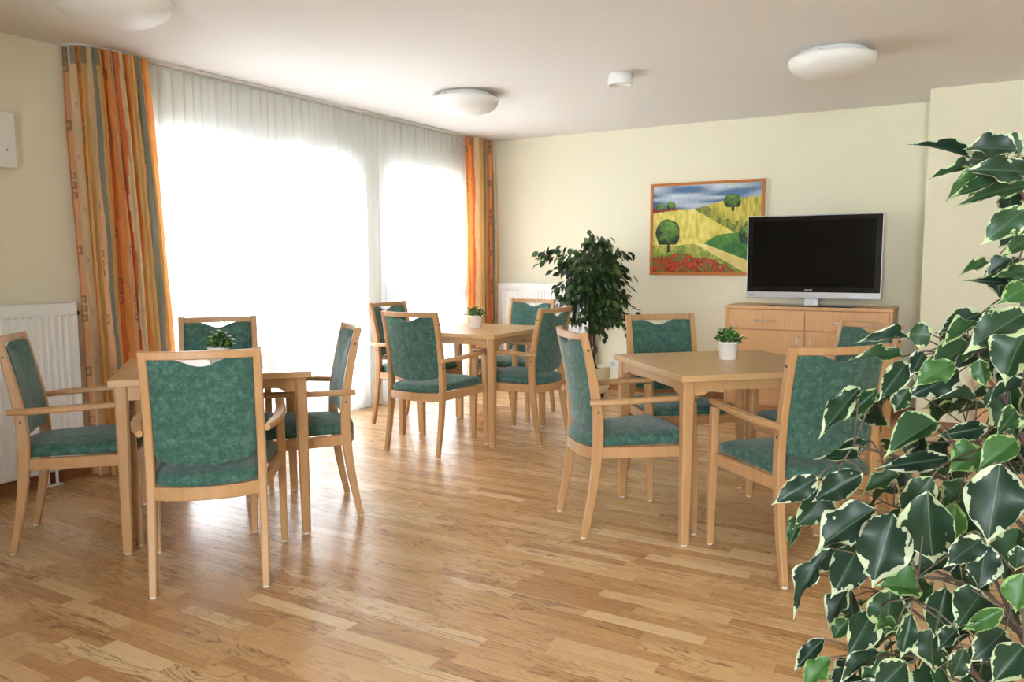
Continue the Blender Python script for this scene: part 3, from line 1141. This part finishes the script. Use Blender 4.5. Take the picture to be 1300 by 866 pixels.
tv = empty('television', (-1.147, 6.70, 0.874))
tag(tv, 'large flat black television with silver frame on the beech sideboard', 'television')
tv.rotation_euler = (0, 0, 0.0)
W2 = 0.512
zb_, zt_ = 0.062, 0.728
MB().box(-W2, W2, 0.0, 0.075, zb_, zt_, 0.006).build('silver_casing', SILVER, tv)
MB().box(-W2 + 0.008, W2 - 0.008, -0.004, 0.0, zb_ + 0.052, zt_ - 0.008, 0.0015).build('black_bezel', BLACKG, tv)
MB().box(-W2 + 0.048, W2 - 0.048, -0.0065, -0.004, zb_ + 0.092, zt_ - 0.045, 0.001).build('screen', SCREEN, tv)
MB().box(-0.37, 0.37, 0.075, 0.11, zb_ + 0.08, zt_ - 0.08, 0.01).build('rear_housing', BLACKP, tv)
MB().box(-W2 + 0.035, -W2 + 0.062, -0.002, 0.0, zb_ + 0.022, zb_ + 0.029, 0.0005).build('indicator', BLACKP, tv)
MB().box(-0.052, 0.052, 0.02, 0.055, 0.008, zb_ + 0.03, 0.005).build('stand_neck', mat('white_neck', lin(240, 242, 244), 0.25), tv)
MB().box(-0.31, 0.31, -0.07, 0.17, 0.0, 0.009, 0.003).build('stand_base', mat('dark_glass_base', (0.02, 0.035, 0.035), 0.08), tv)


def text(body, size, loc, rot, mt, parent, name='lettering', bold=0.0):
    cu = bpy.data.curves.new(name, 'FONT')
    cu.body = body
    cu.size = size
    cu.align_x, cu.align_y = 'CENTER', 'CENTER'
    cu.extrude = 0.0004
    cu.offset = bold
    to = bpy.data.objects.new(name, cu)
    COL.objects.link(to)
    dg = bpy.context.evaluated_depsgraph_get()
    me_ = bpy.data.meshes.new_from_object(to.evaluated_get(dg))
    COL.objects.unlink(to)
    bpy.data.objects.remove(to)
    o = link(name, me_, mt, parent)
    me_.materials.clear()
    me_.materials.append(mt)
    o.location, o.rotation_euler = loc, rot
    return o


text('PHILIPS', 0.018, (-0.02, -0.0048, zb_ + 0.069), (math.pi / 2, 0, 0), mat('silver_print', (0.6, 0.6, 0.58), 0.4), tv, 'lettering', 0.0004)
text('HDMI', 0.009, (0.41, -0.0048, zb_ + 0.066), (math.pi / 2, 0, 0), mat('grey_print', (0.12, 0.12, 0.12), 0.4), tv, 'lettering')


# ------------------------------------------------------------------ leaves
def leaf_verts(nl, na, curl, fold, wave, ph, hs=None, tail=True):
    """unit leaf along +y, half widths as ovate leaf with drip tip, normal +z"""
    ts = [0, .05, .15, .28, .42, .56, .70, .80, .88, .94, 1.0] if tail else [0, .05, .15, .3, .45, .6, .75, .85, .92, .96, 1.0]
    hh = [.012, .13, .30, .44, .50, .475, .37, .225, .080, .032, .006] if tail else [.02, .17, .36, .47, .5, .45, .32, .2, .11, .06, .01]
    V, E = [], []
    for i in range(nl + 1):
        t = i / nl
        h = interp(t, ts, hh)
        for j in range(na + 1):
            s = -1 + 2 * j / na
            z = -curl * t * t - 0.25 * max(0.0, t - 0.8) + fold * abs(s) * h + wave * math.sin(t * 13 + ph + (2.0 if s > 0 else 0)) * abs(s) ** 2 * h * 2
            V.append((s * h, t, z))
            E.append(((1 - abs(s)) * h, abs(s) * h, t))
    F = []
    for i in range(nl):
        for j in range(na):
            a_ = i * (na + 1) + j
            F.append((a_, a_ + 1, a_ + na + 2, a_ + na + 1))
    return V, F, E


LEAFM = bpy.data.materials.new('variegated_leaf')
LEAFM.use_nodes = True
n = N(LEAFM)
ed = n.new('ShaderNodeAttribute', attribute_name='edge')
sx_ = n.new('ShaderNodeSeparateXYZ')
n.l(ed.outputs['Vector'], sx_.inputs[0])
oi = n.new('ShaderNodeObjectInfo')
tc = n.new('ShaderNodeTexCoord')
va = n.new('ShaderNodeVectorMath')
va.operation = 'ADD'
n.l(tc.outputs['Object'], va.inputs[0])
rv = n.new('ShaderNodeCombineXYZ')
n.l(n.math('MULTIPLY', oi.outputs['Random'], 40.0), rv.inputs[0])
n.l(n.math('MULTIPLY', oi.outputs['Random'], 17.0), rv.inputs[2])
n.l(rv.outputs[0], va.inputs[1])
nz = n.noise(va.outputs[0], 3.6, 2, 0.5)
nz2 = n.noise(va.outputs[0], 11.0, 3, 0.6)
thr = n.math('ADD', 0.012, n.math('ADD', n.math('MULTIPLY', n.math('MAXIMUM', n.math('SUBTRACT', nz, 0.46), 0.0), 0.75), n.math('MULTIPLY', n.math('SUBTRACT', nz2, 0.5), 0.16)))
marg = n.math('LESS_THAN', sx_.outputs[0], thr)
rib = n.math('LESS_THAN', sx_.outputs[1], 0.010)
sc_ = n.new('ShaderNodeSeparateColor')
n.l(oi.outputs['Color'], sc_.inputs[0])
base = n.ramp(sc_.outputs[0], [(0.0, lin(15, 33, 24)), (0.5, lin(22, 46, 26)), (0.8, lin(36, 68, 30)), (1.0, lin(76, 118, 48))])
cream = n.ramp(sc_.outputs[0], [(0.0, lin(168, 174, 146)), (0.7, lin(154, 166, 118)), (1.0, lin(114, 146, 74))])
c = n.mix(n.math('MULTIPLY', n.noise(va.outputs[0], 4.0, 2), 0.5), base, lin(36, 62, 38))
c = n.mix(n.math('MULTIPLY', rib, 0.4), c, lin(100, 124, 84))
c = n.mix(marg, c, cream)
n.l(c, n.b.inputs['Base Color'])
n.b.inputs['Roughness'].default_value = 0.5
n.b.inputs['Specular IOR Level'].default_value = 0.4
tl = n.new('ShaderNodeBsdfTranslucent')
n.l(c, tl.inputs['Color'])
ms = n.new('ShaderNodeMixShader')
ms.inputs[0].default_value = 0.22
n.l(n.b.outputs[0], ms.inputs[1])
n.l(tl.outputs[0], ms.inputs[2])
n.l(ms.outputs[0], n.o.inputs[0])
TWIG = mat('grey_brown_bark', lin(78, 66, 54), 0.8)
BARK = mat('ficus_bark', lin(92, 68, 52), 0.85)


def leaf_mesh(i):
    rg = random.Random(100 + i)
    V, F, E = leaf_verts(14, 8, rg.uniform(0.05, 0.34), rg.uniform(0.1, 0.5), rg.uniform(0.03, 0.13), rg.uniform(0, 6))
    me_ = bpy.data.meshes.new('leaf')
    me_.from_pydata(V, [], F)
    me_.polygons.foreach_set('use_smooth', [True] * len(F))
    a_ = me_.attributes.new('edge', 'FLOAT_VECTOR', 'POINT')
    a_.data.foreach_set('vector', np.array(E, np.float32).ravel())
    me_.materials.append(LEAFM)
    return me_


LM = [leaf_mesh(i) for i in range(10)]

# variegated ficus close to the camera
AX, AY = 0.115, 1.60
vp = empty('variegated_ficus', (AX, AY, 0))
tag(vp, 'large variegated ficus with white edged leaves in the right foreground', 'plant')
KEY = [  # base u,v  tip u,v  width(px)  depth
    (1178, 623, 1180, 727, 60, .98), (1134, 652, 1107, 745, 60, 1.0), (1111, 646, 1032, 695, 47, 1.02), (1270, 589, 1253, 688, 62, 1.0),
    (1038, 606, 986, 637, 28, 1.08), (1096, 601, 1030, 636, 33, 1.1), (1053, 620, 1015, 671, 36, 1.15), (1091, 692, 1057, 758, 42, 1.08),
    (1183, 605, 1145, 656, 36, 1.05), (1189, 535, 1128, 564, 38, 1.1), (1092, 492, 1039, 552, 26, 1.12), (1115, 493, 1070, 535, 20, 1.14),
    (1205, 581, 1118, 594, 24, 1.12), (1092, 580, 1038, 581, 15, 1.15), (1142, 601, 1092, 619, 22, 1.2), (1054, 696, 990, 776, 24, 1.05),
    (1290, 559, 1244, 590, 34, 1.02), (1247, 568, 1205, 598, 38, 1.1), (1254, 541, 1196, 554, 22, 1.12), (1246, 684, 1208, 713, 32, .95),
    (1251, 690, 1245, 749, 38, 1.05), (1294, 671, 1271, 740, 40, 1.08), (1218, 699, 1153, 722, 38, 1.12), (1168, 748, 1125, 736, 38, 1.0),
    (1131, 744, 1124, 812, 46, 1.04), (1108, 777, 1078, 832, 36, 1.06), (1139, 792, 1111, 796, 20, .98), (1157, 779, 1144, 838, 22, .98),
    (1201, 746, 1186, 812, 36, 1.03), (1247, 751, 1216, 794, 46, 1.0), (1274, 773, 1222, 801, 22, .96), (1117, 827, 1065, 851, 26, 1.05),
    (1046, 811, 1006, 852, 20, 1.1), (1054, 835, 1016, 872, 26, 1.08), (1078, 786, 1056, 812, 20, 1.15), (1215, 799, 1190, 825, 20, .94),
    (1224, 822, 1209, 870, 24, .97), (1184, 798, 1177, 856, 42, 1.12), (1300, 728, 1288, 778, 36, 1.0), (1292, 692, 1294, 728, 24, .98),
    (1291, 190, 1226, 184, 36, 1.06), (1302, 219, 1244, 209, 32, 1.02), (1233, 202, 1168, 175, 16, 1.1), (1244, 215, 1184, 217, 15, 1.1),
    (1249, 221, 1203, 240, 18, 1.08), (1300, 222, 1212, 241, 24, 1.05), (1304, 236, 1232, 246, 22, 1.1), (1303, 264, 1253, 304, 36, 1.02),
    (1308, 300, 1282, 318, 22, 1.05), (1285, 327, 1250, 346, 20, 1.06), (1253, 333, 1221, 345, 13, 1.1), (1303, 343, 1268, 349, 20, 1.06),
    (1282, 360, 1230, 354, 11, 1.1), (1303, 364, 1273, 382, 28, 1.05), (1247, 397, 1188, 422, 28, 1.1), (1245, 409, 1197, 430, 26, 1.06),
    (1303, 396, 1236, 432, 44, 1.04), (1303, 423, 1266, 479, 52, .98), (1153, 429, 1098, 424, 17, 1.12), (1185, 426, 1151, 424, 30, 1.1),
    (1145, 453, 1095, 443, 19, 1.12), (1233, 438, 1182, 464, 34, 1.08), (1211, 461, 1163, 483, 32, 1.05), (1268, 435, 1216, 461, 28, 1.12),
    (1152, 459, 1117, 507, 28, 1.1), (1218, 472, 1163, 502, 30, 1.14), (1240, 509, 1198, 497, 20, 1.16), (1155, 492, 1133, 525, 22, 1.12),
    (1302, 482, 1252, 510, 16, 1.0), (1172, 447, 1157, 476, 22, 1.08), (1244, 455, 1250, 492, 22, 1.02), (1290, 520, 1270, 548, 26, 1.1),
    (1296, 610, 1268, 640, 30, 1.15), (1215, 640, 1200, 690, 34, 1.16), (1160, 690, 1140, 735, 34, 1.18), (1276, 800, 1240, 838, 38, 1.1),
    (1300, 820, 1262, 866, 40, 1.05), (1150, 840, 1110, 880, 36, 1.1), (1100, 560, 1060, 575, 18, 1.2), (1226, 610, 1196, 640, 30, 1.2),
    (1070, 690, 1020, 730, 26, 1.2), (1076, 745, 1046, 790, 26, 1.2), (1020, 655, 998, 690, 18, 1.22),
    (1260, 210, 1228, 250, 18, 1.1), (1296, 195, 1262, 168, 26, 1.12),
]
leaves = []
lr = random.Random(21)
for (bu, bv, tu, tv_, w, d) in KEY:
    B = at(bu, bv, d)
    T = at(tu, tv_, d - lr.uniform(-0.01, 0.035))
    leaves.append((B, T, w * d / FPX, lr.uniform(-0.45, 0.45)))
# the rest of the crown, all around the stem
ZP = [0.40, 0.50, 0.70, 0.95, 1.08, 1.16, 1.25, 1.34, 1.42, 1.50]
RP = [0.16, 0.34, 0.42, 0.42, 0.40, 0.30, 0.18, 0.20, 0.20, 0.08]
SV = [140, 165, 260, 300, 400, 420, 480, 490, 560, 600, 700, 800, 900]
SU = [1300, 1200, 1230, 1262, 1250, 1120, 1130, 1085, 1085, 1030, 1040, 1030, 1030]
tries = 0
while len(leaves) < 292 and tries < 20000:
    tries += 1
    z = lr.uniform(0.42, 1.48)
    rmax = interp(z, ZP, RP)
    rad = rmax * math.sqrt(lr.uniform(0.05, 1))
    an = lr.uniform(0, 2 * math.pi)
    B = Vector((AX + rad * math.cos(an), AY + rad * math.sin(an), z))
    out_ = Vector((math.cos(an), math.sin(an), 0))
    L = lr.uniform(0.075, 0.105)
    dirv = (out_ * lr.uniform(0.3, 1.0) + Vector((lr.uniform(-.5, .5), lr.uniform(-.5, .5), -lr.uniform(0.1, 1.1)))).normalized()
    T = B + dirv * L
    ub, vb, zb = project(B)
    ut, vt, zt = project(T)
    if min(ub, ut) < 1320 and min(vb, vt) < 880:
        if zb < 1.22 or zt < 1.2:
            continue
        if min(ub, ut) < max(interp(vb, SV, SU), interp(vt, SV, SU)):
            continue
        if vb < 400 and lr.random() < 0.6:
            continue
    if (min(ub, ut) >= 1320 or min(vb, vt) >= 880) and lr.random() < 0.6:
        continue
    leaves.append((B, T, L * lr.uniform(0.45, 0.62), lr.uniform(-0.9, 0.9)))
vpi = Matrix.Translation((-AX, -AY, 0))
for k, (B, T, w, tilt) in enumerate(leaves):
    yv = T - B
    L = yv.length
    yv.normalize()
    if k < len(KEY):
        ref = (CAMP - B).normalized() * 1.0 + Vector((0, 0, 0.35))
    else:
        ref = Vector((B.x - AX, B.y - AY, 0)).normalized() * 0.7 + Vector((0, 0, 0.8))
    zv = (ref - yv * ref.dot(yv)).normalized()
    zv = (Matrix.Rotation(tilt, 3, yv) @ zv).normalized()
    xv = yv.cross(zv).normalized()
    o = link('leaf', LM[lr.randrange(len(LM))], None, vp)
    M = Matrix.Identity(4)
    for i in range(3):
        M[i][0], M[i][1], M[i][2], M[i][3] = xv[i] * w * 1.12, yv[i] * L, zv[i] * L, B[i]
    o.matrix_local = vpi @ M
    young = L < 0.062 and lr.random() < 0.5
    o.color = ((lr.uniform(0.8, 1.0) if young else lr.uniform(0.0, 0.78)), 0, 0, 1)
# stem, branches and petioles
TRK = [Vector((0, 0, 0.3)), Vector((0.01, 0.01, 0.6)), Vector((-0.012, 0.0, 0.9)), Vector((0.008, -0.01, 1.15)), Vector((0.0, 0.0, 1.40))]
MB().tube(TRK, [0.016, 0.014, 0.011, 0.008, 0.004], 10).build('stem', TWIG, vp)
MB().tube([p + Vector((0.02 * math.cos(i * 2.1), 0.02 * math.sin(i * 2.1), 0)) for i, p in enumerate(TRK[:4])], [0.011, 0.010, 0.008, 0.004], 8).build('stem', TWIG, vp)


def trunk_at(z):
    zs = [p.z for p in TRK]
    return Vector((interp(z, zs, [p.x for p in TRK]), interp(z, zs, [p.y for p in TRK]), max(0.3, min(1.4, z))))


pts = np.array([tuple(l_[0]) for l_ in leaves]) - np.array([AX, AY, 0])
K = 34
kr = np.random.default_rng(3)
cen = pts[kr.choice(len(pts), K, replace=False)]
for _ in range(25):
    asg = np.argmin(((pts[:, None] - cen[None]) ** 2).sum(-1), 1)
    cen = np.array([pts[asg == k].mean(0) if (asg == k).any() else cen[k] for k in range(K)])
for k in range(K):
    idx = np.where(asg == k)[0]
    if not len(idx):
        continue
    c_ = Vector(cen[k])
    far = Vector(pts[idx[np.argmax(np.hypot(pts[idx, 0], pts[idx, 1]))]])
    rad = math.hypot(c_.x, c_.y)
    a_ = trunk_at(max(0.4, min(1.32, c_.z - 0.10 - 0.35 * rad)))
    mid = (a_ + c_) / 2 + Vector((0, 0, 0.04))
    path = [a_, a_.lerp(mid, 0.6), mid, mid.lerp(c_, 0.55) + Vector((0, 0, 0.008)), c_, c_.lerp(far, 0.3) - Vector((0, 0, 0.01))]
    b = MB().tube(path, [0.0045, 0.0038, 0.003, 0.0025, 0.002, 0.0012], 7)
    for i in idx:
        p = Vector(pts[i])
        q = min(path[2:] + [path[3].lerp(path[4], 0.5), path[4].lerp(path[5], 0.5)], key=lambda w_: (w_ - p).length)
        m_ = q.lerp(p, 0.55) + Vector((0, 0, 0.006))
        b.tube([q, m_, p], [0.0014, 0.0012, 0.0010], 5)
    b.build('branch', TWIG, vp)
POTC = mat('cream_ceramic', lin(226, 214, 178), 0.35)
MB().lathe([(0.0, 0.0), (0.13, 0.0), (0.14, 0.01), (0.175, 0.33), (0.182, 0.34), (0.182, 0.36), (0.168, 0.36), (0.162, 0.31), (0.0, 0.31)], seg=40).build('pot', POTC, vp)
MB().lathe([(0.0, 0.315), (0.08, 0.32), (0.163, 0.312)], seg=30).build('soil', SOIL, vp)

# ------------------------------------------------------------------ dark green ficus at the back wall
DARKL = mat('dark_ficus_leaf', lin(40, 66, 34), 0.35)
n = N(DARKL)
tn = n.new('ShaderNodeAttribute', attribute_name='tone')
n.l(n.ramp(tn.outputs['Fac'], [(0, lin(22, 42, 22)), (0.6, lin(42, 68, 32)), (1, lin(80, 110, 54))]), n.b.inputs['Base Color'])
FX, FY = -3.03, 6.62
fp_ = empty('ficus_tree', (FX, FY, 0))
tag(fp_, 'dark green potted ficus with twisted stems against the back wall', 'plant')
MB().lathe([(0.0, 0.045), (0.135, 0.045), (0.155, 0.06), (0.172, 0.10), (0.178, 0.27), (0.176, 0.285), (0.168, 0.285), (0.164, 0.25), (0.0, 0.25)], seg=40).build('pot', POTC, fp_)
MB().lathe([(0.0, 0.252), (0.165, 0.25)], seg=30).build('soil', SOIL, fp_)
MB().lathe([(0.0, 0.03), (0.13, 0.03), (0.13, 0.045), (0.0, 0.045)], seg=24).build('roller_plate', BLACKP, fp_)
for k in range(4):
    an = k * math.pi / 2 + 0.5
    MB().lathe([(0.0, 0.0), (0.018, 0.0), (0.022, 0.012), (0.018, 0.03), (0.0, 0.03)], (0.1 * math.cos(an), 0.1 * math.sin(an), 0), 12).build('castor', BLACKP, fp_)
fr_ = random.Random(5)
for k in range(3):
    pp = []
    for i in range(14):
        t = i / 13
        an = k * 2.09 + t * 7.0
        rr_ = 0.028 * (1 - 0.3 * t)
        pp.append((rr_ * math.cos(an) + 0.02 * t, rr_ * math.sin(an), 0.25 + 0.75 * t))
    MB().tube(pp, [0.017 - 0.008 * i / 13 for i in range(14)], 8).build('stem', BARK, fp_)
for k in range(2):
    pp = [(0.05 + 0.02 * math.sin(i * 1.3 + k), 0.02 * k - 0.03, 0.25 + i * 0.035) for i in range(9)]
    MB().tube(pp, 0.005, 6).build('aerial_root', BARK, fp_)
ends = []
for k in range(46):
    z0 = fr_.uniform(0.72, 1.02)
    an = fr_.uniform(0, 2 * math.pi)
    zt = fr_.uniform(0.74, 1.40)
    rmax = interp(zt, [0.5, 0.62, 0.8, 1.0, 1.15, 1.28, 1.38, 1.46], [0.20, 0.32, 0.36, 0.36, 0.36, 0.33, 0.22, 0.10])
    rad = min(0.31, rmax) * fr_.uniform(0.5, 1.0)
    e = Vector((rad * math.cos(an) + 0.0, rad * math.sin(an) * 0.95, zt))
    ends.append((z0, e))
ends += [(0.95, Vector((-0.47, -0.05, 1.31))), (0.95, Vector((-0.36, -0.02, 1.36))), (0.9, Vector((0.36, 0.0, 0.80))), (0.85, Vector((0.33, -0.05, 0.66))), (0.75, Vector((0.14, -0.12, 0.66))), (0.8, Vector((-0.2, -0.1, 0.72))),
         (1.0, Vector((-0.02, 0, 1.46))), (1.0, Vector((0.12, 0, 1.45))), (1.0, Vector((0.30, 0, 1.33))), (0.9, Vector((-0.30, 0, 1.02))), (0.9, Vector((0.30, 0.0, 1.1)))]
LV, LF, LT = [], [], []
for z0, e in ends:
    a_ = Vector((0.02, 0, z0))
    mid = (a_ + e) / 2 + Vector((0, 0, 0.10 if e.z > z0 else 0.16))
    tip = e + Vector((e.x, e.y, 0)) * 0.12 + Vector((0, 0, -0.09))
    path = [a_, a_.lerp(mid, 0.6), mid, mid.lerp(e, 0.6), e, tip]
    MB().tube(path, [0.006, 0.005, 0.004, 0.003, 0.002, 0.0012], 6).build('branch', BARK, fp_)
    for j in range(27):
        t = fr_.uniform(0.30, 1.0) * 5
        i = min(4, int(t))
        p = path[i].lerp(path[i + 1], t - i) + Vector((fr_.gauss(0, .03), fr_.gauss(0, .03), fr_.gauss(0, .025)))
        d = Vector((p.x * 1.2 + fr_.gauss(0, .25), p.y * 1.2 + fr_.gauss(0, .25), -fr_.uniform(0.15, 0.7))).normalized()
        L = fr_.uniform(0.060, 0.095)
        up = Vector((fr_.gauss(0, .5), fr_.gauss(0, .5), 1))
        s = d.cross(up).normalized()
        nrm = s.cross(d).normalized()
        w = L * 0.29
        q = [p, p + d * L * .25 + s * w * .85 + nrm * .004, p + d * L * .55 + s * w + nrm * .003, p + d * L * .8 + s * w * .5 - nrm * .002, p + d * L - nrm * .006,
             p + d * L * .8 - s * w * .5 - nrm * .002, p + d * L * .55 - s * w + nrm * .003, p + d * L * .25 - s * w * .85 + nrm * .004, p + d * L * .45 - nrm * .003]
        if FY + max(x_.y for x_ in q) > 6.975:
            continue
        b0 = len(LV)
        LV += [tuple(x_) for x_ in q]
        for a1 in range(8):
            LF.append((b0 + a1, b0 + (a1 + 1) % 8, b0 + 8))
        LT += [fr_.random()] * 9
me = bpy.data.meshes.new('foliage')
me.from_pydata(LV, [], LF)
a = me.attributes.new('tone', 'FLOAT', 'POINT')
a.data.foreach_set('value', LT)
fo = link('foliage', me, DARKL, fp_)
fo['kind'] = 'stuff'

# ------------------------------------------------------------------ small potted plants on the tables
SGREEN = mat('small_leaf', lin(62, 106, 44), 0.45)
n = N(SGREEN)
tn = n.new('ShaderNodeAttribute', attribute_name='tone')
n.l(n.ramp(tn.outputs['Fac'], [(0, lin(30, 64, 26)), (0.6, lin(66, 112, 46)), (1, lin(124, 166, 82))]), n.b.inputs['Base Color'])
PETAL = mat('white_petal', lin(246, 240, 226), 0.6)
POTW = mat('white_pot_glaze', lin(240, 236, 230), 0.3)


def small_plant(x, y, seed, label, flowers, petal):
    rg = random.Random(seed)
    r = empty('potted_plant', (x, y, TH))
    tag(r, label, 'plant', 'small white potted plants')
    MB().lathe([(0.0, 0.0), (0.038, 0.0), (0.0405, 0.002), (0.0475, 0.078), (0.0505, 0.079), (0.0515, 0.088), (0.0475, 0.089), (0.045, 0.074), (0.0, 0.074)], seg=36).build('pot', POTW, r)
    MB().lathe([(0.0, 0.077), (0.045, 0.075)], seg=24).build('soil', SOIL, r)
    V, F, T = [], [], []
    tops = []
    for k in range(26):
        an = rg.uniform(0, 6.283)
        rr_ = math.sqrt(rg.random())
        e = Vector((0.068 * rr_ * math.cos(an), 0.068 * rr_ * math.sin(an), 0.090 + 0.060 * (1 - rr_ ** 2) * rg.uniform(0.6, 1.0) + 0.012))
        b0 = Vector((0.02 * math.cos(an), 0.02 * math.sin(an), 0.074))
        st = MB().tube([b0, b0.lerp(e, 0.5) + Vector((0, 0, 0.008)), e], [0.0014, 0.0012, 0.0008], 5).build('stalk', SGREEN, r) if k < 10 else None
        tops.append(e)
        for j in range(11):
            p = b0.lerp(e, rg.uniform(0.45, 1.0)) + Vector((rg.gauss(0, .007), rg.gauss(0, .007), rg.gauss(0, .005)))
            p.z = max(p.z, 0.080)
            d = Vector((rg.gauss(0, 1), rg.gauss(0, 1), rg.gauss(0.2, .6))).normalized()
            L = rg.uniform(0.016, 0.026)
            up = Vector((rg.gauss(0, .6), rg.gauss(0, .6), 1))
            s = d.cross(up).normalized()
            nm = s.cross(d)
            w = L * 0.33
            q = [p, p + d * L * .3 + s * w, p + d * L * .7 + s * w * .8, p + d * L - nm * .002, p + d * L * .7 - s * w * .8, p + d * L * .3 - s * w, p + d * L * .5 - nm * .002]
            b1 = len(V)
            V += [tuple(x_) for x_ in q]
            F += [(b1 + a1, b1 + (a1 + 1) % 6, b1 + 6) for a1 in range(6)]
            T += [rg.random()] * 7
    me_ = bpy.data.meshes.new('foliage')
    me_.from_pydata(V, [], F)
    a_ = me_.attributes.new('tone', 'FLOAT', 'POINT')
    a_.data.foreach_set('value', T)
    f_ = link('foliage', me_, SGREEN, r)
    f_['kind'] = 'stuff'
    for k in range(flowers):
        e = tops[k] + Vector((tops[k].x * 0.10, tops[k].y * 0.10, 0.008))
        b = MB()
        for j in range(5):
            an = j * 1.2566
            d = Vector((math.cos(an), math.sin(an), 0.5)) * 0.0095
            s = Vector((-math.sin(an), math.cos(an), 0)) * 0.0052
            b.add([e, e + d * .6 + s, e + d * 1.2, e + d * .6 - s, e + d * 0.6 + Vector((0, 0, .0015))], [(0, 1, 4), (1, 2, 4), (2, 3, 4), (3, 0, 4)])
        b.build('flower', petal, r)
    return r


small_plant(-3.105, 2.555, 1, 'small white potted plant with white flowers on the left table', 12, PETAL)
small_plant(-3.185, 4.935, 2, 'small white potted plant with pink flowers on the middle table', 6, mat('pink_petal', lin(226, 178, 186), 0.6))
small_plant(-1.055, 3.935, 3, 'small white potted plant on the table before the sideboard', 5, PETAL)
